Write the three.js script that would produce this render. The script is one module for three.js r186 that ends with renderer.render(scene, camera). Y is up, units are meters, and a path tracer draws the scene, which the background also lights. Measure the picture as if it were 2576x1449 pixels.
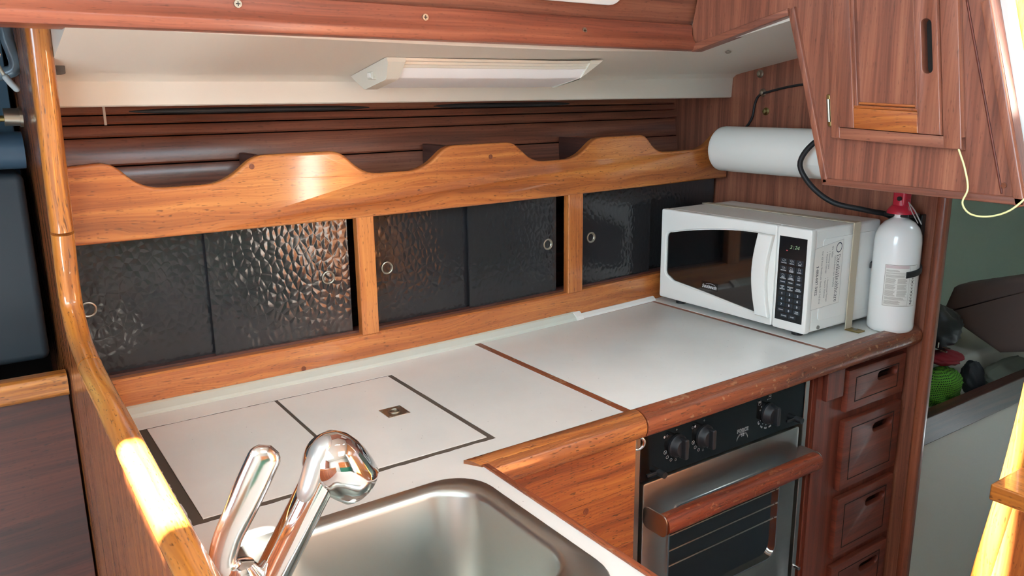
import * as THREE from 'three';
import { RoundedBoxGeometry } from 'three/addons/geometries/RoundedBoxGeometry.js';
import { mergeGeometries, toCreasedNormals as creased } from 'three/addons/utils/BufferGeometryUtils.js';

// ---------------------------------------------------------------- camera, sky, sun, exposure
const scene = new THREE.Scene();
const renderer = new THREE.WebGLRenderer({ antialias: true });
renderer.toneMapping = THREE.LinearToneMapping;
renderer.toneMappingExposure = 1.06;
renderer.shadowMap.enabled = true;
const camera = new THREE.PerspectiveCamera(39.48, 2576 / 1449, 0.02, 60);
{
  const D = Math.PI / 180, yaw = 34.439 * D, pitch = 13.365 * D, roll = -0.661 * D;
  const f = new THREE.Vector3(Math.sin(yaw) * Math.cos(pitch), -Math.sin(pitch), -Math.cos(yaw) * Math.cos(pitch));
  const r = new THREE.Vector3(Math.cos(yaw), 0, Math.sin(yaw)), u = new THREE.Vector3().crossVectors(r, f);
  camera.position.set(0, 1.405, 1.33);
  camera.up.copy(r).multiplyScalar(-Math.sin(roll)).addScaledVector(u, Math.cos(roll));
  camera.lookAt(camera.position.clone().add(f));
}
scene.background = new THREE.Color().setRGB(0.64, 0.85, 1.0);
scene.backgroundIntensity = 15;
const sun = new THREE.DirectionalLight(new THREE.Color().setRGB(1, 0.95, 0.87), 210);
sun.position.set(0.5 - 0.6 * 4, 1 + 4, 1); sun.target.position.set(0.5, 1, 1);
sun.castShadow = true; sun.shadow.radius = 2.5; sun.shadow.mapSize.set(2048, 2048);
Object.assign(sun.shadow.camera, { left: -3, right: 3, top: 3, bottom: -3, near: 0.1, far: 12 });
scene.add(sun, sun.target);

// ---------------------------------------------------------------- helpers
let seed = 7; const rnd = () => { seed = (seed * 1664525 + 1013904223) >>> 0; return seed / 4294967296; };
const toCreasedNormals = (g, a) => { const o = creased(g.scale(2000, 2000, 2000), a); o.scale(1 / 2000, 1 / 2000, 1 / 2000); return o; };   // the addon compares corners to a hundredth of a unit
const V = (x, y, z) => new THREE.Vector3(x, y, z);
const CY = 0.92;                                   // worktop height
const zw = (x) => (x < 0.55 ? 0.016 : 0.016 - 0.066 * (x - 0.55) ** 1.5);   // the hull side runs away a little going forward
function hash(x, y, s) { let h = (x * 374761393 + y * 668265263 + s * 1442695041) | 0; h = Math.imul(h ^ (h >>> 13), 1274126177); return ((h ^ (h >>> 16)) >>> 0) / 4294967296; }
function noise(x, y, px, py, s) {                 // value noise that repeats after px, py cells
  const xi = Math.floor(x), yi = Math.floor(y), m = (a, b) => ((a % b) + b) % b;
  let fx = x - xi, fy = y - yi; fx = fx * fx * (3 - 2 * fx); fy = fy * fy * (3 - 2 * fy);
  const a = m(xi, px), b = m(xi + 1, px), c = m(yi, py), d = m(yi + 1, py);
  const p = hash(a, c, s), q = hash(b, c, s), r = hash(a, d, s), t = hash(b, d, s);
  return p + (q - p) * fx + (r - p + (p - q - r + t) * fx) * fy;
}
const fbm = (x, y, px, py, s, o = 4) => { let v = 0, a = 0.5, t = 0; for (let i = 0; i < o; i++) { v += a * noise(x, y, px, py, s + i * 17); t += a; a *= 0.55; x *= 2; y *= 2; px *= 2; py *= 2; } return v / t; };
function dataTex(w, h, fn, srgb = true) {
  const d = new Uint8Array(w * h * 4);
  for (let j = 0; j < h; j++) for (let i = 0; i < w; i++) { const c = fn(i / w, j / h), k = (j * w + i) * 4; for (let n = 0; n < 3; n++) d[k + n] = Math.max(0, Math.min(255, c[n])); d[k + 3] = 255; }
  const t = new THREE.DataTexture(d, w, h, THREE.RGBAFormat); t.wrapS = t.wrapT = THREE.RepeatWrapping; t.magFilter = THREE.LinearFilter; t.minFilter = THREE.LinearMipmapLinearFilter; t.generateMipmaps = true;
  if (srgb) t.colorSpace = THREE.SRGBColorSpace; t.needsUpdate = true; return t;
}
const mix3 = (a, b, t) => [0, 1, 2].map((i) => a[i] + (b[i] - a[i]) * t);
// wood: u runs along the grain (1 = 0.8 m), v across it (1 = 0.25 m)
function woodMaps(s, dark, mid, light, { pores = 1, figure = 1, wear = 0 } = {}) {
  const W = 1024, H = 512, g = new Float32Array(W * H);
  const map = dataTex(W, H, (u, v) => {
    const w = (fbm(u * 3, v * 3, 3, 3, s) - 0.5) * 0.16 * figure;
    const bands = fbm(u * 2, (v + w) * 22, 2, 22, s + 3, 4), fine = noise(u * 8, (v + w) * 150, 8, 150, s + 9);
    let t = (bands - 0.5) * 1.15 + 0.5 + (fine - 0.5) * 0.34 + (fbm(u * 4, v * 2, 4, 2, s + 5, 2) - 0.5) * 0.45;
    const p = noise(u * 130, (v + w) * 240, 130, 240, s + 21) * 0.6 + noise(u * 60, (v + w) * 256, 60, 256, s + 31) * 0.4;
    const po = Math.max(0, (p - 0.7) * 3) * pores;
    t = Math.max(0, Math.min(1, t));
    let c = t < 0.5 ? mix3(dark, mid, t * 2) : mix3(mid, light, t * 2 - 1);
    c = mix3(c, dark.map((x) => x * 0.55), Math.min(0.6, po));
    let bump = 0.6 - Math.min(0.5, po);
    if (wear) { const q = fbm(u * 64, v * 34, 64, 34, s + 41, 4); if (q > 0.66) { const k = Math.min(1, (q - 0.66) * 14) * wear; c = mix3(c, [168, 128, 96], k * 0.75); bump -= 0.4 * k; } }
    g[Math.floor(v * H + 0.5) * W + Math.floor(u * W + 0.5)] = bump;
    return c;
  });
  const bump = dataTex(W, H, (u, v) => { const b = g[Math.floor(v * H + 0.5) * W + Math.floor(u * W + 0.5)] * 255; return [b, b, b]; }, false);
  return { map, bump };
}
function wood(m, o = {}) {
  return new THREE.MeshPhysicalMaterial({ map: m.map, bumpMap: m.bump, bumpScale: o.bump ?? 0.0004, roughness: o.rough ?? 0.5, clearcoat: o.coat ?? 0.6, clearcoatRoughness: o.coatRough ?? 0.18, color: o.color ?? 0xffffff });
}
const std = (color, roughness = 0.6, metalness = 0, x = {}) => new THREE.MeshPhysicalMaterial({ color, roughness, metalness, ...x });
// box projection of the uv, u along axis g
function grain(geo, g = 0, su = 0.8, sv = 0.25) {
  const p = geo.attributes.position, n = geo.attributes.normal, uv = new Float32Array(p.count * 2), ou = rnd(), ov = rnd();
  const get = (a, i, k) => (k === 0 ? a.getX(i) : k === 1 ? a.getY(i) : a.getZ(i));
  const others = [0, 1, 2].filter((k) => k !== g);
  for (let i = 0; i < p.count; i++) {
    const k = Math.abs(get(n, i, others[0])) < Math.abs(get(n, i, others[1])) ? others[0] : others[1];
    uv[2 * i] = get(p, i, g) / su + ou; uv[2 * i + 1] = get(p, i, k) / sv + ov;
  }
  geo.setAttribute('uv', new THREE.BufferAttribute(uv, 2)); return geo;
}
const bx = (x0, x1, y0, y1, z0, z1, r = 0.002) => { const w = x1 - x0, h = y1 - y0, d = z1 - z0; const k = Math.min(r, w / 2.2, h / 2.2, d / 2.2); return new RoundedBoxGeometry(w, h, d, 2, k).translate((x0 + x1) / 2, (y0 + y1) / 2, (z0 + z1) / 2); };
const bend = (geo, k = 1) => { const p = geo.attributes.position; for (let i = 0; i < p.count; i++) p.setZ(i, p.getZ(i) + k * zw(p.getX(i))); geo.computeVertexNormals(); return geo; };
// closed profile [(a,b)...] carried through stations; at(a, b, t) gives the point
function sweep(profile, n, at, crease = 0.6) {
  const P = profile.length, pos = [], idx = [];
  for (let i = 0; i <= n; i++) for (const [a, b] of profile) { const q = at(a, b, i / n); pos.push(q.x, q.y, q.z); }
  for (let i = 0; i < n; i++) for (let j = 0; j < P; j++) { const a = i * P + j, b = i * P + (j + 1) % P, c = a + P, d = b + P; idx.push(a, b, d, a, d, c); }
  const tri = THREE.ShapeUtils.triangulateShape(profile.map(([a, b]) => new THREE.Vector2(a, b)), []);
  for (const [a, b, c] of tri) { idx.push(a, c, b); idx.push(n * P + a, n * P + b, n * P + c); }
  const g = new THREE.BufferGeometry(); g.setAttribute('position', new THREE.Float32BufferAttribute(pos, 3)); g.setIndex(idx);
  // make the faces look outwards
  const v = new THREE.Vector3(), A = new THREE.Vector3(), B = new THREE.Vector3(), C = new THREE.Vector3(), pa = g.attributes.position; let vol = 0;
  for (let i = 0; i < idx.length; i += 3) { A.fromBufferAttribute(pa, idx[i]); B.fromBufferAttribute(pa, idx[i + 1]); C.fromBufferAttribute(pa, idx[i + 2]); vol += A.dot(v.crossVectors(B, C)); }
  if (vol < 0) { for (let i = 0; i < idx.length; i += 3) [idx[i + 1], idx[i + 2]] = [idx[i + 2], idx[i + 1]]; g.setIndex(idx); }
  const o = toCreasedNormals(g, crease); o.setAttribute('uv', new THREE.Float32BufferAttribute(new Float32Array(o.attributes.position.count * 2), 2)); return o;
}
const sweepX = (prof, x0, x1, n = 1, bent = false, crease) => sweep(prof, n, (z, y, t) => { const x = x0 + (x1 - x0) * t; return V(x, y, z + (bent ? zw(x) : 0)); }, crease);
const sweepZ = (prof, z0, z1, n = 1, crease) => sweep(prof, n, (x, y, t) => V(x, y, z0 + (z1 - z0) * t), crease);
// flat plate: axis x: points are (z, y); axis y: (x, z); axis z: (x, y)
function plate(pts, axis, d0, d1, { holes = [], bevel = 0, seg = 2 } = {}) {
  const path = (a, S) => { const s = new S(); a.forEach(([x, y], i) => (i ? s.lineTo(x, y) : s.moveTo(x, y))); s.closePath(); return s; };
  const s = path(pts, THREE.Shape); for (const h of holes) s.holes.push(path(h, THREE.Path));
  const g = new THREE.ExtrudeGeometry(s, { depth: d1 - d0 - 2 * bevel, bevelEnabled: bevel > 0, bevelSize: bevel, bevelThickness: bevel, bevelOffset: -bevel, bevelSegments: seg, curveSegments: 6 });
  g.translate(0, 0, d0 + bevel);
  const p = g.attributes.position;
  if (axis !== 'z') {
    for (let i = 0; i < p.count; i++) { const a = p.getX(i), b = p.getY(i), c = p.getZ(i); axis === 'x' ? p.setXYZ(i, c, b, a) : p.setXYZ(i, a, c, b); }
    for (let i = 0; i < p.count; i += 3) { const t = [p.getX(i + 1), p.getY(i + 1), p.getZ(i + 1)]; p.setXYZ(i + 1, p.getX(i + 2), p.getY(i + 2), p.getZ(i + 2)); p.setXYZ(i + 2, ...t); }
  }
  g.computeVertexNormals(); return toCreasedNormals(g, 0.5);
}
function rr(a0, a1, b0, b1, r, n = 6) { const o = []; for (const [ca, cb, s] of [[a1 - r, b1 - r, 0], [a0 + r, b1 - r, 1], [a0 + r, b0 + r, 2], [a1 - r, b0 + r, 3]]) for (let i = 0; i <= n; i++) { const t = (s + i / n) * Math.PI / 2; o.push([ca + r * Math.cos(t), cb + r * Math.sin(t)]); } return o; }
const smooth = (pts, n = 40) => new THREE.CatmullRomCurve3(pts.map((p) => V(...p)), false, 'centripetal');
const tube = (pts, r, n = 40, k = 10) => { const c = smooth(pts), g = new THREE.TubeGeometry(c, n, r, k); const a = new THREE.SphereGeometry(r, k, 6).translate(...pts[0]), b = new THREE.SphereGeometry(r, k, 6).translate(...pts[pts.length - 1]); return mergeGeometries([g, a, b]); };
const lathe = (pts, seg = 32) => toCreasedNormals(new THREE.LatheGeometry(pts.map(([r, y]) => new THREE.Vector2(r, y)), seg), 0.7);
const cyl = (r, h, axis = 'y', seg = 24, r2 = r) => { const g = new THREE.CylinderGeometry(r2, r, h, seg); if (axis === 'x') g.rotateZ(Math.PI / 2); if (axis === 'z') g.rotateX(Math.PI / 2); return toCreasedNormals(g, 0.6); };
const join = (a) => mergeGeometries(a.map((g) => { const h = g.index ? g.toNonIndexed() : g; for (const k of Object.keys(h.attributes)) if (!['position', 'normal', 'uv'].includes(k)) h.deleteAttribute(k); return h; }));
const taken = new Map();
function numbered(n) { const k = taken.get(n) ?? 0; taken.set(n, k + 1); return k ? n + '_' + String(k).padStart(3, '0') : n; }
function shade(m) { m.castShadow = m.receiveShadow = true; return m; }
function thing(name, label, category, at = [0, 0, 0], group) { const o = new THREE.Group(); o.name = numbered(name); o.position.set(...at); o.userData = { label, category }; if (group) o.userData.group = group; scene.add(o); return o; }
function struct(name, label, geo, mat) { const o = geo ? shade(new THREE.Mesh(geo, mat)) : new THREE.Group(); o.name = numbered(name); o.userData = { kind: 'structure', label, category: name.split('_')[0] }; scene.add(o); return o; }
// part geometry is given in world metres and moved into its parent's frame
function part(parent, name, geo, mat, label) {
  let o = parent; const off = V(0, 0, 0); while (o && o !== scene) { off.add(o.position); o = o.parent; }
  geo.translate(-off.x, -off.y, -off.z); const m = shade(new THREE.Mesh(geo, mat)); m.name = name; if (label) m.userData.label = label; parent.add(m); return m;
}
function solo(name, label, category, geo, mat, at = [0, 0, 0], group) { geo.translate(-at[0], -at[1], -at[2]); const m = shade(new THREE.Mesh(geo, mat)); m.name = numbered(name); m.position.set(...at); m.userData = { label, category }; if (group) m.userData.group = group; scene.add(m); return m; }
function print(w, h, draw) { const c = document.createElement('canvas'); c.width = w; c.height = h; const x = c.getContext('2d'); draw(x, w, h); const t = new THREE.CanvasTexture(c); t.colorSpace = THREE.SRGBColorSpace; t.anisotropy = 8; return t; }
// quad with its own corners: p0 bottom left, p1 bottom right, p2 top right, p3 top left of the print
function quad(p0, p1, p2, p3) { const g = new THREE.BufferGeometry(); g.setAttribute('position', new THREE.Float32BufferAttribute([...p0, ...p1, ...p2, ...p0, ...p2, ...p3], 3)); g.setAttribute('uv', new THREE.Float32BufferAttribute([0, 0, 1, 0, 1, 1, 0, 0, 1, 1, 0, 1], 2)); g.computeVertexNormals(); return g; }

// ---------------------------------------------------------------- materials
const mTeak = woodMaps(11, [134, 70, 32], [174, 99, 46], [204, 132, 66], { figure: 1.1 });
const mMahog = woodMaps(23, [106, 60, 45], [140, 83, 62], [168, 108, 80], { figure: 0.28, pores: 0.5 });
const mDark = woodMaps(37, [52, 27, 22], [78, 42, 33], [104, 60, 45], { figure: 0.6 });
const mWorn = woodMaps(51, [84, 40, 24], [134, 68, 38], [166, 94, 54], { wear: 1, pores: 1.4 });
const mGold = woodMaps(67, [98, 48, 20], [150, 84, 38], [188, 124, 58], { figure: 0.8, pores: 1.7 }), mCap = woodMaps(79, [124, 68, 26], [178, 108, 42], [206, 144, 64], { figure: 0.8, pores: 1.5 });
const M = {
  teak: wood(mTeak, { coat: 1, coatRough: 0.1, rough: 0.45, bump: 0.0003 }),
  trim: wood(mCap, { coat: 1, coatRough: 0.06, rough: 0.4, bump: 0.0006 }),
  mahog: wood(mMahog, { coat: 0.5, coatRough: 0.25 }),
  beam: wood(mMahog, { coat: 0.5, coatRough: 0.22, color: 0xffe4d8 }),
  plank: wood(mMahog, { coat: 0.8, coatRough: 0.2, bump: 0.0006 }),
  dark: wood(mDark, { coat: 0.3, coatRough: 0.3 }),
  worn: wood(mWorn, { coat: 0.4, coatRough: 0.3, bump: 0.0012 }),
  panel: wood(mGold, { coat: 0.8, coatRough: 0.15, color: 0xf4e0d4 }),
  post: wood(mMahog, { coat: 0.7, coatRough: 0.2, color: 0xffe8d4 }),
  oak: wood(mTeak, { coat: 0.6, coatRough: 0.2, color: 0xe8d8c0 }),
  drawer: wood(mMahog, { coat: 0.2, coatRough: 0.35, color: 0xc89a8c }),
  laminate: std(0xf0f0ec, 0.35, 0, { clearcoat: 0.3, clearcoatRoughness: 0.25, bumpScale: 0.00008 }),
  liner: std(0xd9d3c6, 0.5),
  plastic: std(0xe6e5e0, 0.35),
  strip: std(0xc4c8be, 0.45),
  gasket: std(0x51483f, 0.8),
  steel: std(0xa9a6a0, 0.42, 1),
  sink: std(0xbcc0bc, 0.33, 1),
  chrome: std(0xe6e6e6, 0.05, 1),
  satin: std(0xc4c6c4, 0.28, 0.7),
  brass: std(0x9d8c5c, 0.4, 1),
  nickel: std(0xa8a294, 0.35, 1),
  black: std(0x0d0e10, 0.35),
  rubber: std(0x16171a, 0.55),
  glassBlack: std(0x08090b, 0.08, 0, { clearcoat: 1, clearcoatRoughness: 0.03 }),
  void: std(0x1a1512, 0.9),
  paper: std(0xe9e6de, 0.95),
  red: std(0xb51f35, 0.4),
};
{ // hammered smoked acrylic of the sliding doors
  const bump = dataTex(512, 512, (u, v) => {           // pebbles: distance to scattered cell points
    const N = 17, x = u * N, y = v * N, xi = Math.floor(x), yi = Math.floor(y); let d1 = 9, d2 = 9;
    for (let a = -1; a <= 1; a++) for (let b = -1; b <= 1; b++) { const cx = ((xi + a) % N + N) % N, cy = ((yi + b) % N + N) % N; const dx = xi + a + hash(cx, cy, 5) - x, dy = (yi + b + hash(cx, cy, 6) - y) * 0.75, d = Math.hypot(dx, dy); if (d < d1) { d2 = d1; d1 = d; } else if (d < d2) d2 = d; }
    const h = Math.min(1, (d2 - d1) * 1.3) * 190 + noise(u * 34, v * 34, 34, 34, 3) * 40; return [h, h, h];
  }, false);
  bump.repeat.set(1, 1);
  M.acrylic = new THREE.MeshPhysicalMaterial({ color: new THREE.Color().setRGB(0.05, 0.05, 0.055), roughness: 0.14, transmission: 0.6, thickness: 0, ior: 1.49, bumpMap: bump, bumpScale: 0.0005 });
}
{ // brushed scratches on steel, faint specks on the laminate
  M.steel.roughnessMap = dataTex(256, 256, (u, v) => { const k = 215 + (noise(u * 4, v * 120, 4, 120, 2) - 0.5) * 70; return [k, k, k]; }, false);
  M.laminate.map = dataTex(512, 512, (u, v) => { const s = hash(Math.floor(u * 512), Math.floor(v * 512), 77), k = 242 + (fbm(u * 6, v * 6, 6, 6, 4) - 0.5) * 12 - (s > 0.99985 ? 110 : 0); return [k, k, k - 1]; });
}

// ---------------------------------------------------------------- shell
struct('floor', 'blue grey carpeted cabin sole', bx(-1.2, 3.6, -0.04, 0, -0.4, 2.7), std(0x8c98a2, 0.9));
{
  // cabin roof: skylight, companionway hatch and two narrow gaps
  const rect = (x0, x1, z0, z1) => [[x0, z0], [x1, z0], [x1, z1], [x0, z1]];
  const g = plate(rect(-1.2, 3.6, 0.27, 2.7), 'y', 1.95, 1.99, { holes: [rect(-0.469, -0.383, 0.475, 0.665), rect(0.36, 0.65, 0.833, 0.857), [[0.85, 0.803], [0.85, 0.827], [1.0, 0.768], [1.0, 0.744]], rect(0.42, 0.96, 1.4, 1.95), rect(-1.1, -0.12, 1.0, 2.0), rect(2.0, 2.25, 1.0, 1.25)] });
  struct('ceiling', 'white cabin roof above the galley', g, M.liner);
}
struct('ceiling_canopy', 'canvas canopy over the companionway', bx(-1.8, -0.2, 2.45, 2.47, 0.85, 2.25), M.liner);
struct('wall_right', 'white lining of the opposite side of the cabin', bx(-1.2, 3.6, 0, 1.99, 2.7, 2.74), M.liner);
struct('wall_bow', 'pale green lining at the forward end', bx(3.6, 3.64, 0, 1.99, -0.4, 2.74), std(0xb4c8ba, 0.6));
{ // aft end with the companionway
  const g = plate([[-0.4, 0], [2.74, 0], [2.74, 1.99], [1.85, 1.99], [1.85, 0.95], [0.95, 0.95], [0.95, 1.99], [-0.4, 1.99]], 'x', -1.24, -1.2);
  struct('wall_aft', 'wooden aft bulkhead with the open companionway', grain(g, 1), M.mahog);
}
const back = struct('wall_back', 'mahogany planked hull side behind the galley');
{
  part(back, 'backing', bx(-1.2, 3.6, 0, 1.99, -0.42, -0.36), M.void);
  // lining planks, each with its own edges, leaning with the hull
  const ys = [1.175, 1.245, 1.298, 1.346, 1.367, 1.383, 1.425], lean = (y) => -0.2 - (y - 1.3) * 0.12;
  for (let i = 0; i < ys.length - 1; i++) {
    const a = ys[i] + 0.0012, b = ys[i + 1] - 0.0012, o = [0, 0.001, -0.002, 0.004, 0, -0.002][i];
    part(back, 'plank', grain(sweepX([[lean(a) + o, a], [lean(a) + o - 0.012, a], [lean(b) + o - 0.012, b], [lean(b) + o, b], [lean(b) + o + 0.0015, b - 0.003], [lean(a) + o + 0.0015, a + 0.003]], 0.12, 1.645, 20, true), 0), M.plank);
  }
  for (let i = 0; i < 5; i++) part(back, 'plank', grain(bend(new THREE.BoxGeometry(1.52, 0.045, 0.012, 16, 1, 1).translate(0.88, 0.96 + i * 0.048, -0.2)), 0), M.dark);
}
const fwd = struct('wall_forward', 'dark mahogany bulkhead at the end of the galley');
part(fwd, 'panel', grain(bx(1.642, 1.66, 0, 1.62, -0.36, 0.48), 1), M.mahog);
part(fwd, 'post', grain(sweep(rr(-0.013, 0.012, -0.012, 0.012, 0.009), 12, (a, b, t) => V(1.651 + a, t * 1.8, 0.486 + b)), 1), M.post, 'rounded mahogany edge post of the doorway');
{ // partition between the galley and the passage on the left: bulkhead above, low divider below
  const path = [[1.62, 0.135], [1.5, 0.12], [1.36, 0.095], [1.244, 0.07], [1.165, 0.05], [1.12, 0.052], [1.085, 0.095], [1.068, 0.17], [1.06, 0.27], [1.055, 0.4], [1.049, 0.57], [1.046, 0.74], [1.042, 1.2]];
  const c = new THREE.CatmullRomCurve3(path.map(([y, z]) => V(0.11, y, z)), false, 'centripetal'), pts = c.getPoints(80);
  const w = struct('wall_left', 'varnished partition that sweeps down beside the sink');
  const outline = [[-0.36, 0], [-0.36, 1.62], ...pts.map((p) => [p.z, p.y]), [1.2, 0]];
  part(w, 'panel', grain(plate(outline, 'x', 0.0985, 0.1215), 1), M.panel);
  // the rounded cap, in three lengths butted end to end
  const cut = [0, 0, 0]; let ti = 0;
  const spans = [[0, 0.235], [0.2375, 0.392], [0.3945, 1]];
  for (const [a, b] of spans) {
    const n = 60, prof = rr(-0.0148, 0.0148, -0.0128, 0.0128, 0.0124, 7);
    const g = sweep(prof, n, (p, q, t) => { const u = a + (b - a) * t, o = c.getPointAt(u), d = c.getTangentAt(u); return V(o.x + p, o.y + q * d.z, o.z - q * d.y); }, 0.9);
    // grain follows the bend
    const P = g.attributes.position, uv = g.attributes.uv; for (let i = 0; i < P.count; i++) uv.setXY(i, (P.getZ(i) - P.getY(i)) / 0.8 + ti * 0.37, P.getX(i) / 0.2);
    part(w, 'cap', g, M.trim, 'glossy rounded varnished cap'); ti++;
  }
}
{ // white liner under the side deck: upright lip, then the sloping underside
  const y0 = (x) => 1.44 + 0.012 * Math.max(0, Math.min(1, (x - 0.9) / 0.7));
  const w = struct('ceiling_side', 'white moulded liner under the side deck');
  const run = (x0, x1, z1) => {
    const outline = (x) => { const dz = z1(x); const z = zw(x) - 0.014, y = y0(x), f = (zz) => y + 0.178 * (zz - z); return [[z, 1.4], [z - 0.004, 1.398], [z - 0.2, 1.43], [z - 0.2, 1.5], [dz, f(dz) + 0.03], [dz, f(dz)], [z + 0.03, f(z + 0.03)], [z + 0.012, f(z + 0.012) - 0.0008], [z + 0.002, y - 0.006]]; };
    const n = 24, base = outline(x0);
    return sweep(base, n, (a, b, t) => { const x = x0 + (x1 - x0) * t, i = base.findIndex((p) => p[0] === a && p[1] === b), q = outline(x)[i]; return V(x, q[1], q[0]); }, 0.5);
  };
  part(w, 'deck_liner', run(0.124, 1.2, (x) => 0.28 - 0.066 * x), M.liner);
  part(w, 'deck_liner', run(1.2, 1.642, () => 0.52), M.liner);
}
struct('ceiling_deck', 'side deck over the galley liner', bx(-1.2, 3.6, 1.6, 1.64, -0.42, 0.16), M.liner);
{ // carlin beam along the cabin side, with its screws
  const zb = (x) => 0.294 - 0.066 * x;
  const w = struct('trim_1', 'reddish mahogany beam along the cabin side');
  const prof = [[-0.05, 1.487], [-0.004, 1.487], [0.004, 1.4885], [0.0085, 1.5], [0.0075, 1.503], [0.0035, 1.507], [-0.001, 1.518], [-0.001, 1.527], [-0.003, 1.5335], [-0.007, 1.5355], [-0.05, 1.5355]];
  part(w, 'beam', grain(sweep(prof, 20, (a, b, t) => { const x = -0.6 + 1.785 * t; return V(x, b, a + zb(x)); }, 0.7), 0), M.beam);
  for (const [x, y] of [[0.317, 1.5215], [0.59, 1.519], [0.905, 1.513]]) {
    const g = cyl(0.0048, 0.003, 'z', 16).translate(x, y, zb(x) + 0.0005);
    const s = part(w, 'screw', g, M.nickel); part(s, 'slot', join([bx(x - 0.0028, x + 0.0028, y - 0.0006, y + 0.0006, zb(x) + 0.0018, zb(x) + 0.0023, 0.0001), bx(x - 0.0006, x + 0.0006, y - 0.0028, y + 0.0028, zb(x) + 0.0018, zb(x) + 0.0023, 0.0001)]), M.black);
  }
}
{ // leaning side of the cabin above the beam, with a portlight
  const w = struct('wall_cabin_side', 'reddish mahogany side of the cabin trunk');
  const z0 = (x) => 0.288 - 0.066 * x - 0.03, at = (x, s) => V(x, 1.53 + s, z0(x) + 0.32 * s + 0.02);
  const strip = (x0, x1, s0, s1) => sweep([[0, s0], [-0.015, s0], [-0.015, s1], [0, s1]], 12, (a, s, t) => { const p = at(x0 + (x1 - x0) * t, s); p.z += a; return p; }, 0.5);
  const px0 = 0.76, px1 = 0.98, s0 = 0.041, s1 = 0.18;
  part(w, 'panel', grain(join([strip(-1.2, 1.2, -0.03, s0), strip(-1.2, px0, s0, s1), strip(px1, 1.2, s0, s1), strip(-1.2, 1.2, s1, 0.44), strip(1.2, 3.6, -0.03, 0.44)]), 0), M.mahog);
  const win = struct('window_1', 'white framed portlight in the cabin side');
  const ring = (m) => rr(px0 - m, px1 + m, s0 - m, s1 + m, 0.022 + m, 6);
  const fr = plate(ring(0.012), 'z', 0, 0.012, { holes: [rr(px0 + 0.006, px1 - 0.006, s0 + 0.006, s1 - 0.006, 0.045)], bevel: 0.002 });
  const lay = (g) => { const p = g.attributes.position; for (let i = 0; i < p.count; i++) { const q = at(p.getX(i), p.getY(i)); p.setXYZ(i, q.x, q.y - p.getZ(i) * 0.3, q.z + p.getZ(i)); } g.computeVertexNormals(); return g; };
  part(win, 'frame', lay(fr), M.plastic);
  part(win, 'blind', lay(plate(rr(px0 + 0.004, px1 - 0.004, s0 + 0.004, s1 - 0.004, 0.045), 'z', -0.012, 0.004)), M.plastic, 'white blind closing the portlight');
}

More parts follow.
